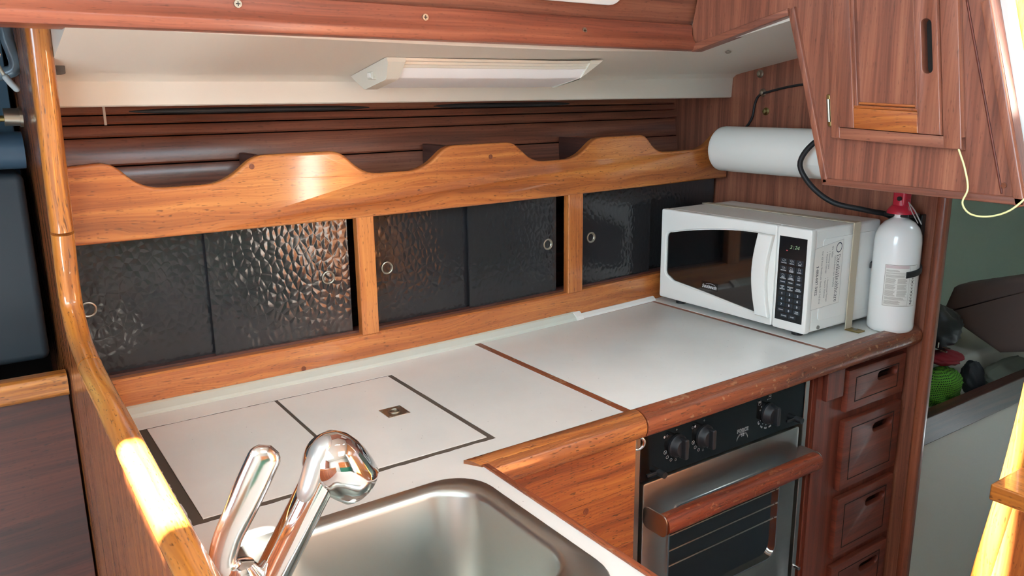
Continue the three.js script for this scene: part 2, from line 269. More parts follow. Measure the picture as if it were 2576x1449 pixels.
// ---------------------------------------------------------------- locker behind the worktop
{
  const L = thing('galley_locker', 'long varnished locker with scalloped top board and smoked sliding doors', 'locker', [0.88, CY, 0]);
  const cham = (y0, y1, za, zb, c = 0.003) => [[zb, y0], [za - c, y0], [za, y0 + c], [za, y1 - c], [za - c, y1], [zb, y1]];
  part(L, 'lower_rail', grain(sweepX(cham(0.918, 0.982, -0.014, -0.034), 0.125, 1.64, 24, true), 0), M.teak);
  for (const [a, b] of [[0.576, 0.61], [1.079, 1.122]]) part(L, 'stile', grain(bend(bx(a, b, 0.98, 1.2, -0.032, -0.0135, 0.002)), 1), M.teak);
  // scalloped fiddle board
  const hi = 1.318, lo = 1.2755, top = [[0.125, 1.314]];
  const line = [];   // corner points of the scallops, rounded below
  for (const [a, b, c, d] of [[0.19, 0.232, 0.352, 0.405], [0.552, 0.597, 0.716, 0.77], [0.928, 0.98, 1.1, 1.158], [1.316, 1.362, 1.535, 1.6]]) line.push([a, hi, 0.018], [b, lo, 0.03], [c, lo, 0.034], [d, hi, 0.02]);
  line.forEach(([x, y, r], i) => {
    const p = i ? line[i - 1] : [0.125, 1.314], q = i < line.length - 1 ? line[i + 1] : [1.638, hi], d0 = new THREE.Vector2(p[0] - x, p[1] - y), d1 = new THREE.Vector2(q[0] - x, q[1] - y);
    const k0 = Math.min(r, d0.length() * 0.48), k1 = Math.min(r, d1.length() * 0.48); d0.setLength(k0); d1.setLength(k1);
    for (let n = 0; n <= 7; n++) { const t = n / 7; top.push([x + d0.x * (1 - t) ** 2 + d1.x * t * t, y + d0.y * (1 - t) ** 2 + d1.y * t * t]); }
    if (y === hi && i % 4 === 3) for (let n = 1; n < 4; n++) top.push([x + (q[0] - x) * n / 4, hi]);
  });
  top.push([1.638, hi - 0.002]);
  const bot = []; for (let i = 0; i <= 30; i++) bot.push([1.638 - i / 30 * 1.513, 1.198]);
  const fb = plate([...top, ...bot].map(([x, y]) => [x, y]), 'z', -0.034, -0.012, { bevel: 0.005, seg: 6 });
  part(L, 'fiddle_board', grain(bend(fb), 0), M.teak);
  for (const [x, y] of [[0.398, 1.3], [0.87, 1.292], [0.46, 0.94]]) { // wooden plugs over the fastenings
    part(L, 'plug', cyl(0.0045, 0.001, 'z', 16).translate(x, y, zw(x) - (y > 1 ? 0.0118 : 0.0138)), M.worn);
  }
  part(L, 'shelf', grain(bend(new THREE.BoxGeometry(1.515, 0.012, 0.19, 20, 1, 1).translate(0.882, 1.204, -0.125)), 0), M.dark);
  part(L, 'floor_board', grain(bend(new THREE.BoxGeometry(1.515, 0.01, 0.18, 20, 1, 1).translate(0.882, 0.926, -0.12)), 0), M.dark);
  for (const x of [0.437, 0.822, 1.205]) part(L, 'divider', grain(bx(x - 0.006, x + 0.006, 1.21, 1.312, zw(x) - 0.195, zw(x) - 0.036), 2), M.dark);
  // tracks the doors run in
  part(L, 'track', grain(bend(new THREE.BoxGeometry(1.5, 0.006, 0.03, 20, 1, 1).translate(0.885, 0.9835, -0.047)), 0), M.dark);
  // doors and their finger pulls
  const doors = [[0.127, 0.335, -0.05, 0.1385], [0.319, 0.567, -0.04, 0.526], [0.612, 0.843, -0.05, 0.648], [0.829, 1.062, -0.04, 1.038], [1.124, 1.37, -0.04, 1.168], [1.356, 1.63, -0.05, null]];
  for (const [a, b, z, px] of doors) {
    const g = bend(new THREE.BoxGeometry(b - a, 0.214, 0.004, 6, 1, 1).translate((a + b) / 2, 1.092, z)); const p = g.attributes.position, uv = g.attributes.uv; for (let i = 0; i < p.count; i++) uv.setXY(i, p.getX(i) / 0.24, p.getY(i) / 0.24);
    const d = part(L, 'sliding_door', g, M.acrylic, 'hammered smoked panel');
    if (px) {
      const zz = zw(px) + z + 0.002;
      const cup = lathe([[0, -0.003], [0.006, -0.0028], [0.0085, -0.0012], [0.0095, 0.0012], [0.0108, 0.0018], [0.0122, 0.0012], [0.0126, 0]], 28).rotateX(Math.PI / 2).translate(px, 1.093, zz + 0.001);
      part(d, 'finger_pull', cup, M.nickel);
    }
  }
}

// ---------------------------------------------------------------- worktop
{
  const W = thing('worktop', 'white laminate galley worktop with wooden nosing around sink and hatches', 'worktop', [0.6, 0.86, 0.3]);
  const jag = (a, b, k, n, s) => { const o = []; for (let i = 0; i <= n; i++) { const t = i / n, j = (i && i < n) ? (noise(i * 0.9, s, 999, 999, 3) - 0.5) * k : 0; o.push([a[0] + (b[0] - a[0]) * t + (a[0] === b[0] ? j : 0), a[1] + (b[1] - a[1]) * t + (a[1] === b[1] ? j : 0)]); } return o.slice(0, -1); };
  const hatch = [...jag([0.171, 0.071], [0.597, 0.071], 0.0016, 50, 1), ...jag([0.597, 0.071], [0.597, 0.414], 0.0008, 20, 2), ...jag([0.597, 0.414], [0.171, 0.414], 0.0022, 60, 3), ...jag([0.171, 0.414], [0.171, 0.071], 0.003, 60, 4)];
  const sinkHole = rr(0.19, 0.496, 0.497, 0.79, 0.05);
  part(W, 'main_slab', (() => { const g = plate([[0.124, -0.012], [0.814, zw(0.814) - 0.014], [0.814, 0.462], [0.532, 0.462], [0.532, 1.19], [0.124, 1.19]], 'y', 0.89, CY, { holes: [hatch, sinkHole] }); return grain(g, 0, 0.5, 0.5); })(), M.laminate);
  part(W, 'end_slab', grain(plate([[1.354, -0.05], [1.64, -0.07], [1.64, 0.452], [1.354, 0.455]], 'y', 0.89, CY), 0, 0.5, 0.5), M.laminate);
  part(W, 'gasket', bx(0.16, 0.605, 0.895, 0.9192, 0.06, 0.42, 0.0003), M.gasket, 'dark brown sealing strip around the hatch lids');
  // wooden strips between the slabs
  part(W, 'divider_strip', grain(plate([[0.814, zw(0.814) - 0.014], [0.8275, zw(0.83) - 0.014], [0.8275, 0.46], [0.814, 0.462]], 'y', 0.89, 0.9205), 2), M.worn);
  part(W, 'divider_strip', grain(plate([[1.343, -0.05], [1.354, -0.05], [1.354, 0.455], [1.343, 0.456]], 'y', 0.89, 0.9195), 2), M.worn);
  part(W, 'back_gap', grain(bend(new THREE.BoxGeometry(0.53, 0.0195, 0.016, 8, 1, 1).translate(1.085, 0.9095, -0.005)), 0), M.worn);
  // nosing: front in two lengths, and down the side of the sink
  const nose = (k) => [[0, 0.884], [0.022 * k, 0.884], [0.029 * k, 0.889], [0.0325 * k, 0.898], [0.0325 * k, 0.908], [0.029 * k, 0.916], [0.021 * k, 0.9225], [0.012 * k, 0.9255], [0.003 * k, 0.9265], [0, 0.925]];
  const zf = (x) => 0.459 - Math.max(0, x - 0.9) * 0.018;
  const front = (x0, x1, miter) => sweep(nose(1), 16, (a, b, t) => { const x = x0 + (x1 - x0) * t; return V(t === 0 && miter ? x0 - 0.018 + a * 0.6 : x, b, zf(x) + a); }, 0.7);
  part(W, 'nosing', grain(front(0.532, 0.826, true), 0), wood(mGold, { coat: 1, coatRough: 0.08, bump: 0.0015 }), 'glossy varnished nosing between sink and stove');
  part(W, 'nosing', grain(front(0.8285, 1.635, false), 0), M.worn, 'scuffed mahogany nosing over the stove');
  part(W, 'nosing', grain(sweepZ([[0.53, 0.884], [0.543, 0.886], [0.549, 0.895], [0.549, 0.908], [0.545, 0.914], [0.54, 0.9215], [0.531, 0.9225]], 0.462, 1.19, 4, 0.7), 2), M.worn, 'worn nosing along the sink');
  part(W, 'back_strip', bend(sweepX([[-0.016, 0.919], [0.001, 0.919], [0.001, 0.923], [-0.001, 0.926], [-0.012, 0.934], [-0.016, 0.934]], 0.15, 1.098, 20)), M.strip, 'pale plastic moulding along the back of the worktop');
  part(W, 'strip_end_cap', bend(sweepX([[-0.016, 0.919], [0.004, 0.919], [0.004, 0.9245], [0.001, 0.928], [-0.011, 0.9355], [-0.016, 0.9355]], 1.092, 1.112, 2)), M.plastic);
  part(W, 'back_strip', bend(sweepX([[-0.016, 0.919], [-0.002, 0.919], [-0.004, 0.924], [-0.011, 0.929], [-0.016, 0.929]], 1.112, 1.36, 8)), M.plastic);
  part(W, 'caulk', bend(sweepX([[-0.0165, 0.932], [-0.0105, 0.932], [-0.0125, 0.9362], [-0.0165, 0.937]], 0.15, 1.098, 20)), std(0xb9b4a4, 0.8), 'old sealant');
}
{ // the two icebox lids and the cover over the stove
  solo('icebox_lid', 'plain white icebox lid nearest the curved partition', 'lid', grain(bx(0.1845, 0.3805, 0.9194, 0.9207, 0.0765, 0.404, 0.0003), 0, 0.5, 0.5), M.laminate, [0.282, 0.9194, 0.24], 'icebox lids');
  const L = thing('icebox_lid', 'white icebox lid with a flush metal ring pull', 'lid', [0.486, 0.9194, 0.24], 'icebox lids');
  part(L, 'panel', grain(bx(0.3865, 0.587, 0.9194, 0.9207, 0.0765, 0.404, 0.0003), 0, 0.5, 0.5), M.laminate);
  const rx = 0.5205, rz = 0.2365, r = 0.0185;
  const p = part(L, 'ring_pull', plate([[rx - r, rz - r], [rx + r, rz - r], [rx + r, rz + r], [rx - r, rz + r]], 'y', 0.9203, 0.9216, { holes: [rr(rx - 0.011, rx + 0.011, rz - 0.011, rz + 0.011, 0.0105)] }), M.nickel, 'flush metal ring pull');
  part(p, 'dish', cyl(0.0112, 0.0006, 'y', 20).translate(rx, 0.9207, rz), M.steel);
  part(p, 'ring', new THREE.TorusGeometry(0.0088, 0.0017, 8, 24).rotateX(Math.PI / 2).translate(rx, 0.922, rz), M.nickel);
  for (const [a, b] of [[-1, -1], [1, -1], [1, 1], [-1, 1]]) part(p, 'screw', cyl(0.0021, 0.0008, 'y', 10).translate(rx + a * 0.0148, 0.9219, rz + b * 0.0148), M.steel);
  solo('stove_cover', 'large white worktop panel between the brown strips over the stove', 'cover', grain(plate([[0.829, zw(0.83) + 0.003], [1.342, zw(1.342) + 0.003], [1.342, 0.4515], [0.829, 0.4585]], 'y', 0.9, 0.9203, { bevel: 0.0008 }), 0, 0.5, 0.5), M.laminate, [1.085, 0.9, 0.22]);
}

// ---------------------------------------------------------------- sink and faucet
{
  const S = thing('sink', 'stainless steel sink set into the worktop', 'sink', [0.345, 0.77, 0.63]);
  const rings = [[0.178, 0.508, 0.485, 0.802, 0.055, 0.9206], [0.18, 0.506, 0.487, 0.8, 0.054, 0.9232], [0.2, 0.489, 0.503, 0.752, 0.056, 0.9232], [0.204, 0.485, 0.507, 0.748, 0.056, 0.9205], [0.207, 0.482, 0.51, 0.745, 0.056, 0.914], [0.217, 0.473, 0.52, 0.736, 0.055, 0.80], [0.224, 0.466, 0.527, 0.729, 0.052, 0.782], [0.238, 0.452, 0.541, 0.715, 0.045, 0.772], [0.26, 0.43, 0.563, 0.693, 0.03, 0.77], [0.34, 0.35, 0.624, 0.634, 0.004, 0.768]];
  const n = 8, pts = rings.map(([a, b, c, d, r, y]) => rr(a, b, c, d, r, n).map(([x, z]) => V(x, y, z))), K = pts[0].length, pos = [], idx = [];
  pts.forEach((q) => q.forEach((v) => pos.push(v.x, v.y, v.z)));
  for (let i = 0; i < pts.length - 1; i++) for (let j = 0; j < K; j++) { const a = i * K + j, b = i * K + (j + 1) % K; idx.push(a, b, b + K, a, b + K, a + K); }
  const g = new THREE.BufferGeometry(); g.setAttribute('position', new THREE.Float32BufferAttribute(pos, 3)); g.setIndex(idx); g.computeVertexNormals();
  const G = toCreasedNormals(g, 0.9); part(S, 'basin', grain(G, 0, 0.3, 0.3), M.sink);
  part(S, 'drain', lathe([[0, 0.0005], [0.018, 0.001], [0.021, 0.003], [0.024, 0.0015]], 24).translate(0.345, 0.769, 0.629), M.steel);
}
{
  const F = thing('faucet', 'chrome single lever faucet with a pull out spray head', 'faucet', [0.162, CY, 0.655]);
  const bxx = 0.162, bz = 0.655;
  part(F, 'body', lathe([[0.027, 0], [0.027, 0.006], [0.022, 0.012], [0.0205, 0.03], [0.0205, 0.055], [0.0185, 0.068], [0.012, 0.078], [0, 0.08]], 36).translate(bxx, CY, bz), M.chrome);
  // spout: tapering tube rising over the sink
  const dir = V(0.089, 0.136, -0.004).normalize(), from = V(bxx + 0.004, 0.94, bz), len = 0.155;
  const orient = (g) => g.applyQuaternion(new THREE.Quaternion().setFromUnitVectors(V(0, 1, 0), dir)).translate(from.x, from.y, from.z);
  part(F, 'spout', orient(lathe([[0.0168, 0], [0.0168, 0.06], [0.0165, 0.11], [0.0172, len]], 36)), M.chrome);
  const end = from.clone().addScaledVector(dir, len);
  // spray head: egg that noses over and looks down
  const hd = V(0.6, -0.75, 0.0).normalize(), hq = new THREE.Quaternion().setFromUnitVectors(V(0, 1, 0), hd);
  const egg = lathe([[0, -0.031], [0.012, -0.029], [0.0215, -0.0225], [0.027, -0.012], [0.029, 0], [0.0285, 0.012], [0.0265, 0.025], [0.024, 0.036], [0.022, 0.038], [0.02, 0.0355], [0, 0.034]], 40).applyQuaternion(hq).translate(end.x + 0.008, end.y - 0.001, end.z);
  const head = part(F, 'spray_head', egg, M.chrome);
  part(head, 'outlet', lathe([[0, 0.0355], [0.012, 0.0352], [0.0198, 0.037]], 30).applyQuaternion(hq).translate(end.x + 0.008, end.y - 0.001, end.z), M.satin, 'grey spray face');
  // grey push button lying along the neck and over the crown of the head
  const bp = [[-0.04, 0.0175], [-0.022, 0.02], [-0.004, 0.025], [0.012, 0.028], [0.026, 0.024]].map(([s, o]) => { const up = V(-dir.y, dir.x, 0); const q = end.clone().addScaledVector(dir, s).addScaledVector(up, o * 0.62); return [q.x, q.y, q.z + 0.007]; });
  const bc = smooth(bp), sect = 20; const btn = sweep(Array.from({ length: 16 }, (_, i) => [Math.cos(i / 8 * Math.PI), Math.sin(i / 8 * Math.PI)]), sect, (a, b, t) => { const o = bc.getPointAt(t), k = Math.sqrt(Math.max(0.02, 1 - (2 * t - 1) ** 4)); const up = V(-dir.y, dir.x, 0); return o.clone().addScaledVector(up, 0.0085 * a * k).add(V(0, 0, 0.0125 * b * k)); }, 1.2);
  part(head, 'button', btn, M.satin, 'grey push button');
  // lever: flattened blade rising from the back of the body, round at the tip
  const lp = [[0.158, 0.985, bz], [0.147, 1.0, bz], [0.152, 1.022, bz - 0.001], [0.171, 1.054, bz - 0.003], [0.189, 1.084, bz - 0.005], [0.2, 1.101, bz - 0.006]], lc = smooth(lp);
  const rw = (t) => (t < 0.12 ? 0.012 : 0.0108 + 0.0032 * Math.min(1, (t - 0.12) / 0.6)) * Math.sqrt(Math.max(0.0004, 1 - Math.max(0, (t - 0.9) / 0.1) ** 2));
  part(F, 'lever', sweep(Array.from({ length: 18 }, (_, i) => [Math.cos(i / 9 * Math.PI), Math.sin(i / 9 * Math.PI)]), 40, (a, b, t) => { const o = lc.getPointAt(t), d = lc.getTangentAt(t), s = V(-d.y, d.x, 0).normalize(), r = rw(t); return o.clone().addScaledVector(s, r * 1.15 * a).add(V(0, 0, r * 0.6 * b)); }, 1.2), std(0xe4e4e2, 0.16, 1));
}

// ---------------------------------------------------------------- galley fronts
{
  const P = thing('sink_cabinet', 'orange mahogany cabinet below the nosing between sink and stove', 'cabinet', [0.69, 0, 0.455]);
  for (let i = 0; i < 9; i++) part(P, 'board', grain(bx(0.535, 0.838, 0.885 - (i + 1) * 0.098 + 0.0006, 0.885 - i * 0.098, 0.437, 0.455, 0.0008), 0), M.panel);
  part(P, 'plug', cyl(0.0055, 0.001, 'z', 16).translate(0.735, 0.775, 0.4552), M.worn);
  part(P, 'side_panel', grain(bx(0.515, 0.532, 0, 0.884, 0.456, 1.19), 2), M.panel);
}
{ // stove
  const S = thing('gimballed_stove', 'stainless steel marine stove with black control panel and wooden handle', 'stove', [1.07, 0.27, 0.3]);
  part(S, 'body', bx(0.86, 1.283, 0.27, 0.872, -0.0, 0.43, 0.004), M.steel);
  part(S, 'side_frame', grain(bx(0.8395, 0.8545, 0.12, 0.874, 0.42, 0.449, 0.0015), 0, 0.4, 0.4), M.steel);
  part(S, 'side_frame', grain(bx(1.286, 1.298, 0.12, 0.872, 0.42, 0.449, 0.0015), 0, 0.4, 0.4), M.steel);
  part(S, 'top_frame', grain(bx(0.8395, 1.298, 0.8685, 0.884, 0.42, 0.447, 0.0015), 0, 0.4, 0.4), M.steel);
  const cp = part(S, 'control_panel', bx(0.857, 1.284, 0.784, 0.868, 0.43, 0.447, 0.0015), M.glassBlack, 'black glass control panel');
  const pr = print(1712, 336, (x, w, h) => {
    x.fillStyle = '#08090b'; x.fillRect(0, 0, w, h); x.strokeStyle = '#b9bcc0'; x.fillStyle = '#b9bcc0'; x.lineWidth = 2.2;
    const ring = (cx, cy, r) => { x.beginPath(); x.arc(cx, cy, r, 0, 7); x.stroke(); };
    for (const [cx, k] of [[330, 0], [600, 1]]) {
      for (let i = 0; i < 5; i++) { const a = (165 - i * 24) * Math.PI / 180; ring(cx + Math.cos(a) * 112, 150 + Math.sin(a) * 112, [13, 11, 10, 8, 6][i]); }
      x.beginPath(); x.moveTo(cx - 118, 168); x.lineTo(cx - 100, 190); x.stroke();
      ring(cx - 96, 62, 8); ring(cx - 120, 66, 8); x.beginPath(); x.arc(cx - (k ? 96 : 120), k ? 62 : 66, 8, 0, 7); x.fill(); ring(cx - 6, 40, 5);
    }
    const cx = 1292; x.font = 'bold 20px sans-serif'; x.textAlign = 'center';
    ['120', '140', '160', '180', '200', '220', '240'].forEach((t, i) => { const a = (150 - i * 24) * Math.PI / 180; x.save(); x.translate(cx + Math.cos(a) * 126, 145 + Math.sin(a) * 126); x.rotate(a - Math.PI / 2); x.fillText(t, 0, 6); x.restore(); ring(cx + Math.cos(a) * 100, 145 + Math.sin(a) * 100, 3); });
    for (const [a, b] of [[-120, 30], [-6, 6]]) { x.strokeRect(cx + a, b + 6, 26, 30); x.fillRect(cx + a + 5, b + 12, 16, 8); }
    for (const a of [200, 215, 260]) ring(cx + Math.cos(a * Math.PI / 180) * 104, 145 + Math.sin(a * Math.PI / 180) * 104, 4);
    x.save(); x.translate(1010, 232); x.font = 'bold 40px sans-serif'; x.textAlign = 'center'; x.strokeText('FORCE', 0, 0); x.font = 'bold 34px sans-serif'; x.strokeText('10', 0, 36); x.beginPath(); x.arc(0, 66, 62, Math.PI * 1.08, Math.PI * 1.92); x.stroke(); x.beginPath(); x.arc(0, 76, 62, Math.PI * 1.08, Math.PI * 1.92); x.stroke(); x.restore();
  });
  part(cp, 'printing', quad([0.8575, 0.7845, 0.4474], [1.2835, 0.7845, 0.4474], [1.2835, 0.8675, 0.4474], [0.8575, 0.8675, 0.4474]), std(0xffffff, 0.1, 0, { map: pr, clearcoat: 1, clearcoatRoughness: 0.04 }));
  for (const x of [0.9395, 1.0065, 1.1795]) {
    const k = part(cp, 'knob', lathe([[0.0205, 0], [0.0205, 0.004], [0.0175, 0.007], [0.0165, 0.013], [0.014, 0.0155], [0, 0.0155]], 32).rotateX(Math.PI / 2).translate(x, 0.829, 0.4475), M.rubber, 'black knob');
    part(k, 'grip', bx(x - 0.0045, x + 0.0045, 0.811, 0.847, 0.452, 0.4725, 0.003), M.rubber);
  }
  for (const [x, y] of [[0.898, 0.7915], [1.262, 0.798]]) { const l = part(cp, 'latch', cyl(0.0058, 0.016, 'z', 16).translate(x, y, 0.455), M.rubber); part(l, 'slide', bx(x - 0.026, x - 0.004, y - 0.002, y + 0.003, 0.447, 0.45, 0.001), M.rubber); }
  // oven door with its window
  const D = part(S, 'oven_door', grain(plate(rr(0.8615, 1.272, 0.33, 0.7805, 0.004, 2), 'z', 0.431, 0.4505, { holes: [rr(0.925, 1.222, 0.52, 0.716, 0.025)], bevel: 0.0015 }), 0, 0.4, 0.4), M.steel, 'brushed steel oven door');
  part(D, 'window', plate(rr(0.922, 1.225, 0.517, 0.719, 0.026), 'z', 0.434, 0.444), std(0x14171a, 0.06, 0, { clearcoat: 1, clearcoatRoughness: 0.03 }), 'dark oven glass');
  part(D, 'window_trim', plate(rr(0.9235, 1.2235, 0.5185, 0.7175, 0.0265), 'z', 0.444, 0.4515, { holes: [rr(0.9265, 1.2205, 0.5215, 0.7145, 0.024)] }), M.chrome);
  for (let i = 0; i < 3; i++) part(D, 'rack_rod', cyl(0.0012, 0.29, 'x', 8).translate(1.0735, 0.60 + i * 0.03, 0.4448), M.steel);
  const H = part(D, 'handle', grain(sweepX(rr(0.4755, 0.5085, 0.7085, 0.7415, 0.0145, 6), 0.866, 1.271, 4), 0), wood(mWorn, { coat: 0.15, coatRough: 0.4, bump: 0.001, color: 0xe0b8a0 }), 'worn rounded wooden bar handle');
  for (const x of [0.8635, 1.2715]) part(H, 'bracket', plate(rr(0.45, 0.505, 0.706, 0.744, 0.012, 5), 'x', x - 0.0012, x + 0.0012), M.steel);
  part(S, 'catch_pin', cyl(0.004, 0.012, 'z', 12).translate(1.293, 0.47, 0.455), M.chrome);
}
{ // padeye staple at the end of the front panel
  const t = thing('pad_eye', 'small steel staple fixed beside the stove at the end of nosing', 'fitting', [0.839, 0.855, 0.45]);
  part(t, 'plate', bx(0.8345, 0.8435, 0.834, 0.8765, 0.4495, 0.4515, 0.0015), M.nickel);
  part(t, 'loop', new THREE.TorusGeometry(0.0115, 0.0024, 10, 24, Math.PI).rotateZ(-Math.PI / 2).scale(1.25, 1, 1).rotateY(-0.45).translate(0.84, 0.861, 0.452), M.chrome);
  part(t, 'screw', cyl(0.003, 0.0016, 'z', 12).translate(0.839, 0.8395, 0.4522), M.nickel);
}
{ // drawers
  const U = thing('drawer_unit', 'dark mahogany drawer cabinet under the far end of the worktop', 'cabinet', [1.485, 0, 0.25]);
  part(U, 'side', grain(bx(1.322, 1.34, 0, 0.888, 0, 0.44), 1), M.drawer);
  const dr = [[0.777, 0.866], [0.604, 0.757], [0.446, 0.584], [0.282, 0.425]], x0 = 1.412, x1 = 1.618;
  part(U, 'face_frame', grain(plate([[1.328, 0.02], [1.64, 0.02], [1.64, 0.886], [1.328, 0.886]], 'z', 0.425, 0.4455, { holes: dr.map(([a, b]) => [[x0 + 0.008, a + 0.008], [x1 - 0.008, a + 0.008], [x1 - 0.008, b - 0.008], [x0 + 0.008, b - 0.008]]) }), 1), M.drawer);
  part(U, 'corner_block', grain(bx(1.345, 1.4, 0.815, 0.884, 0.4455, 0.457), 1), M.drawer);
  for (const [a, b] of dr) {
    const sx = 1.552, sy = b - 0.033 - (b - a > 0.1 ? 0.006 : 0);
    const slot = rr(sx - 0.036, sx + 0.036, sy - 0.0098, sy + 0.0098, 0.0095);
    const D = part(U, 'drawer', grain(plate([[x0, a], [x1, a], [x1, b], [x0, b]], 'z', 0.4455, 0.4585, { holes: [slot], bevel: 0.002 }), 0), M.drawer);
    const m = 0.026, ring = plate([[x0 + m, a + m * 0.7], [x1 - m, a + m * 0.7], [x1 - m, b - m * 0.7], [x0 + m, b - m * 0.7]], 'z', 0.4585, 0.4592, { holes: [[[x0 + m + 0.0015, a + m * 0.7 + 0.0015], [x1 - m - 0.0015, a + m * 0.7 + 0.0015], [x1 - m - 0.0015, b - m * 0.7 - 0.0015], [x0 + m + 0.0015, b - m * 0.7 - 0.0015]]] });
    part(D, 'inset_line', ring, M.void, 'dark groove');
    part(D, 'slot', bx(sx - 0.05, sx + 0.05, sy - 0.012, sy + 0.012, 0.428, 0.432, 0.001), M.void, 'finger slot');
    part(D, 'box', bx(x0 + 0.012, x1 - 0.012, a + 0.01, b - 0.012, 0.12, 0.428, 0.001), M.dark);
  }
}

// ---------------------------------------------------------------- microwave and what stands beside it
{
  const X0 = 1.362, X1 = 1.6, Y0 = 0.933, Y1 = 1.146, Z0 = -0.022, Z1 = 0.386;
  const W = thing('microwave', 'white countertop microwave oven facing the sink', 'microwave', [1.48, CY, 0.18]);
  const body = part(W, 'body', (() => { const g = bx(X0 + 0.014, X1, Y0, Y1, Z0 + 0.002, Z1 - 0.002, 0.006); return g; })(), M.plastic);
  part(body, 'back_cover', bx(X1 - 0.012, X1 + 0.022, Y0 + 0.018, Y1 - 0.016, Z0 + 0.02, Z1 - 0.02, 0.012), M.plastic);
  part(body, 'side_panel', plate(rr(1.4, 1.582, Y0 + 0.022, Y1 - 0.022, 0.008), 'z', Z1 - 0.0025, Z1 - 0.0005, { bevel: 0.0008 }), M.plastic);
  for (const [x, z] of [[X0 + 0.03, Z0 + 0.04], [X0 + 0.03, Z1 - 0.04], [X1 - 0.03, Z0 + 0.04], [X1 - 0.03, Z1 - 0.04]]) part(W, 'foot', cyl(0.012, 0.014, 'y', 16).translate(x, CY + 0.007, z), M.rubber);
  // front: door frame with the window cut out, then the control column
  const win = []; const P = (z, y) => win.push([z, y]);
  for (let i = 0; i <= 6; i++) { const t = Math.PI / 2 + i / 6 * Math.PI / 2; P(0.008 + 0.014 * Math.cos(t), 1.0745 + 0.016 * Math.sin(t) + 0.004); }
  for (let i = 0; i <= 6; i++) { const t = Math.PI + i / 6 * 0.9; P(0.008 + 0.014 * Math.cos(t), 1.0 + 0.014 * Math.sin(t)); }
  P(0.02, 0.9785); for (let i = 1; i <= 8; i++) P(0.02 + i / 8 * 0.241, 0.9785 - i / 8 * 0.0255);
  for (let i = 0; i <= 10; i++) { const t = i / 10; P(0.2625 - 0.011 * Math.sin(t * Math.PI) + t * 0.003, 0.957 + t * 0.168); }
  for (let i = 1; i <= 10; i++) { const t = i / 10; P(0.2655 - t * 0.2555, 1.1255 - 0.031 * t * t); }
  const door = part(W, 'door', plate(rr(Z0, 0.3045, Y0 + 0.001, Y1, 0.005, 3), 'x', X0 - 0.004, X0 + 0.014, { holes: [win], bevel: 0.003, seg: 3 }), M.plastic);
  part(door, 'window', bx(X0 + 0.001, X0 + 0.004, 0.945, 1.135, -0.012, 0.275, 0.001), M.glassBlack, 'black glass');
  part(door, 'window_bead', (() => { const big = win; const c = big.reduce((s, p) => [s[0] + p[0] / big.length, s[1] + p[1] / big.length], [0, 0]); const inn = big.map(([z, y]) => { const dx = c[0] - z, dy = c[1] - y, l = Math.hypot(dx, dy); return [z + dx / l * 0.0022, y + dy / l * 0.0022]; }); return plate(big, 'x', X0 - 0.002, X0 + 0.004, { holes: [inn] }); })(), M.plastic);
  const hp = []; for (let i = 0; i <= 14; i++) { const t = i / 14; hp.push([0.2655 - 0.0135 * Math.sin(t * Math.PI) + 0.004 * (1 - t), 0.952 + t * 0.174]); } for (let i = 14; i >= 0; i--) { const t = i / 14; hp.push([0.303 - 0.013 * Math.sin(t * Math.PI), 0.952 + t * 0.174]); }
  part(door, 'handle', plate(hp, 'x', X0 - 0.016, X0 - 0.003, { bevel: 0.004, seg: 3 }), M.plastic, 'curved white pull handle');
  const logo = print(420, 150, (x, w, h) => { x.fillStyle = '#08090b'; x.fillRect(0, 0, w, h); x.fillStyle = '#d8dadb'; x.font = 'italic bold 92px serif'; x.textAlign = 'center'; x.fillText('Sunbeam', w / 2, 120, 380); x.strokeStyle = '#d8dadb'; x.lineWidth = 5; x.beginPath(); x.ellipse(w / 2 + 30, 64, 130, 40, 0, Math.PI * 1.1, Math.PI * 1.95); x.stroke(); });
  part(door, 'logo', quad([X0 + 0.0005, 0.977, 0.106], [X0 + 0.0005, 0.977, 0.153], [X0 + 0.0005, 0.9945, 0.153], [X0 + 0.0005, 0.9945, 0.106]), std(0xffffff, 0.15, 0, { map: logo }));
  const col = part(W, 'control_column', plate(rr(0.306, Z1, Y0, Y1, 0.005, 3), 'x', X0 - 0.003, X0 + 0.014, { bevel: 0.003, seg: 3 }), M.plastic);
  const keys = print(420, 1120, (x, w, h) => {
    x.fillStyle = '#0b0f14'; x.fillRect(0, 0, w, h); x.textAlign = 'center'; x.textBaseline = 'middle';
    x.font = 'italic 62px monospace'; x.fillStyle = '#b9d9a2'; x.fillText('3:24', 235, 130); x.fillStyle = '#b04a50'; x.fillRect(110, 176, 26, 12);
    const rows = [['POPCORN', 'POTATO', 'PIZZA'], ['BEVERAGE', 'FROZEN DINNER', 'REHEAT'], ['FRESH VEGETABLE', 'FROZEN VEGETABLE', 'SOUP'], ['POWER', 'TIMER', 'COOK'], ['COOK BY WEIGHT', 'DEFROST BY WEIGHT', 'SPEED DEFROST'], ['1', '2', '3'], ['4', '5', '6'], ['7', '8', '9'], ['CLOCK', '0', 'STOP RESET'], ['EXPRESS', 'START']];
    const ys = [330, 430, 530, 606, 684, 762, 836, 910, 984, 1058];
